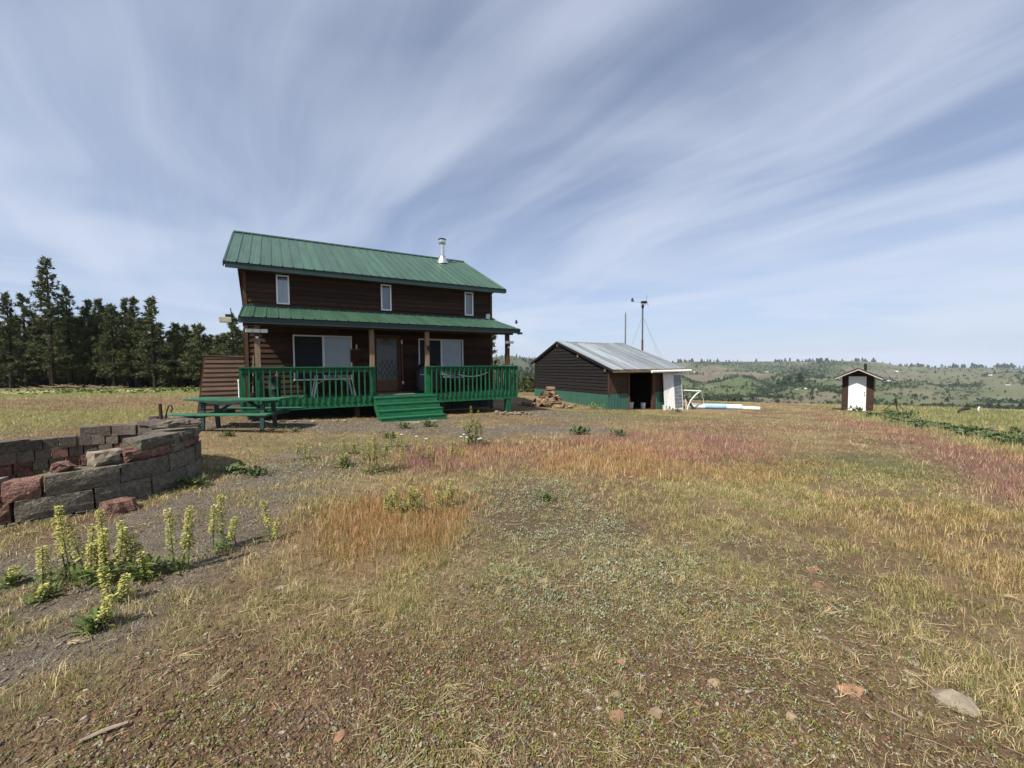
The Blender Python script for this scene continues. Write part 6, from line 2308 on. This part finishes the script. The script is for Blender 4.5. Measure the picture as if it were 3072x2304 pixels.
weed(3.3, 21.4, .36, 60, 'lower weed bush by the firewood end of the shed base', 62, (.16, .19, .08), lw=.11)
weed(2.2, 21.8, .3, 40, 'dark weed on the ground beside the firewood heap', 63)
weed(19.2, 22.6, .6, 70, 'dark weed growing up before the white outhouse door', 64, (.05, .09, .03))
weed(8.6, 21.2, .4, 60, 'grey-green weed at the foot of the leaning white door', 65, (.13, .16, .09))
weed(-9.6, 11.9, .3, 60, 'dry brown weed before the boarded lean-to', 66, (.16, .12, .06))
# leafy broad-leaved row beside the purple grass
rr = random.Random(31)
path = [(20.5, 21.8), (17.6, 19.3), (15.6, 15.8), (14.2, 13.2), (13.2, 11.2), (12.4, 9.6)]
row = []
for (ax, ay), (bx, by) in zip(path[:-1], path[1:]):
    for k in range(12):
        t = (k + rr.random()) / 12
        row.append((ax + (bx - ax) * t + rr.uniform(-.6, .8), ay + (by - ay) * t + rr.uniform(-.5, .5)))
protos = []
for i, (x, y) in enumerate(row + [(16.5, 13.3), (17.3, 14.0), (15.3, 11.8), (16.0, 12.4)]):
    if i < 4:
        o = weed(x, y, .42, 120, None, 80 + i, ((.055, .10, .030), (.10, .135, .065), (.06, .11, .035), (.12, .15, .085))[i], lw=.19, lr=(.15, .42), name='broad_leaved_bush')
        protos.append(o)
    else:
        o = protos[i % 4].copy()
        C.objects.link(o)
        o.location = (x, y, hz(x, y) - .01)
        o.rotation_euler = (0, 0, rr.uniform(0, 6.28))
        s = rr.uniform(.45, .95)
        o.scale = (s, s, s * .85)
    tag(o, 'dark green broad-leaved plant in the row bordering the purple grass', 'plant', 'broad-leaved row')


def patch_flowers():
    rs = np.random.RandomState(4)
    Vs, Fs, Cs = [], [], []
    pts = []
    for (cx, cy, rx, ry, n, col) in ((-37, 30, 3.6, 1.6, 260, (.62, .58, .28)), (-29.5, 31, 2.6, .8, 90, (.62, .58, .30)), (-36, 25, 3.4, .9, 60, (.65, .62, .42))):
        a, q = rs.rand(n) * 6.283, np.sqrt(rs.rand(n))
        for x, y in zip(cx + rx * q * np.cos(a), cy + ry * q * np.sin(a)):
            pts.append((x, y, col))
    X, Y = np.array([p[0] for p in pts]), np.array([p[1] for p in pts])
    Z = H(X, Y) + rs.uniform(.12, .3, len(X))
    n = len(X)
    s = rs.uniform(.03, .085, n)
    ang = np.linspace(0, 2 * np.pi, 6, endpoint=False)
    V = np.stack([X[:, None] + s[:, None] * np.cos(ang), Y[:, None] + s[:, None] * np.sin(ang), Z[:, None] + rs.uniform(-.02, .02, (n, 6))], -1).reshape(-1, 3)
    Fq = np.arange(6 * n).reshape(n, 6)
    tag(np_obj('pale_yellow_flowers', V, Fq, np.repeat(np.array([p[2] for p in pts]), 6, 0), M['leaf']), 'pale yellow flower heads in drifts across the far field', 'flowers')
    n = 260
    x, y = -20 - rs.rand(n) * 26, 31 + rs.rand(n) * 9
    a = rs.rand(n, 7) * 6.283
    P = np.repeat(np.stack([x, y, H(x, y)], 1), 7, 0)
    el = rs.uniform(.4, 1.3, n * 7)
    a = a.ravel()
    D = np.stack([np.cos(a) * np.cos(el), np.sin(a) * np.cos(el), np.sin(el)], 1)
    V, Fq = leaf_arrays(P, D, rs.uniform(.25, .45, n * 7), rs.uniform(.1, .18, n * 7), rs)
    c = np.array([.13, .17, .05]) * rs.uniform(.6, 1.4, (n * 7, 1))
    tag(np_obj('field_weeds', V, Fq, np.repeat(c, 6, 0), M['leaf']), 'leafy green weeds along the woodland side of the field', 'weeds')


patch_flowers()


# ------------------------------------------------------------------ thin summer haze over the valley
def haze():
    mh = bpy.data.materials.new('thin_haze')
    mh.use_nodes = True
    nt = mh.node_tree
    for n_ in list(nt.nodes):
        if n_.type == 'BSDF_PRINCIPLED':
            nt.nodes.remove(n_)
    v = nt.nodes.new('ShaderNodeVolumePrincipled')
    v.inputs['Color'].default_value = (.80, .88, 1.0, 1)
    v.inputs['Density'].default_value = .00009
    nt.links.new(v.outputs[0], nt.nodes['Material Output'].inputs['Volume'])
    o = MB().box(-2750, 2750, -2750, 2750, -220, 60).build('haze', mh)
    tag(o, 'thin bluish haze softening the far slopes', 'haze', kind='stuff')


haze()
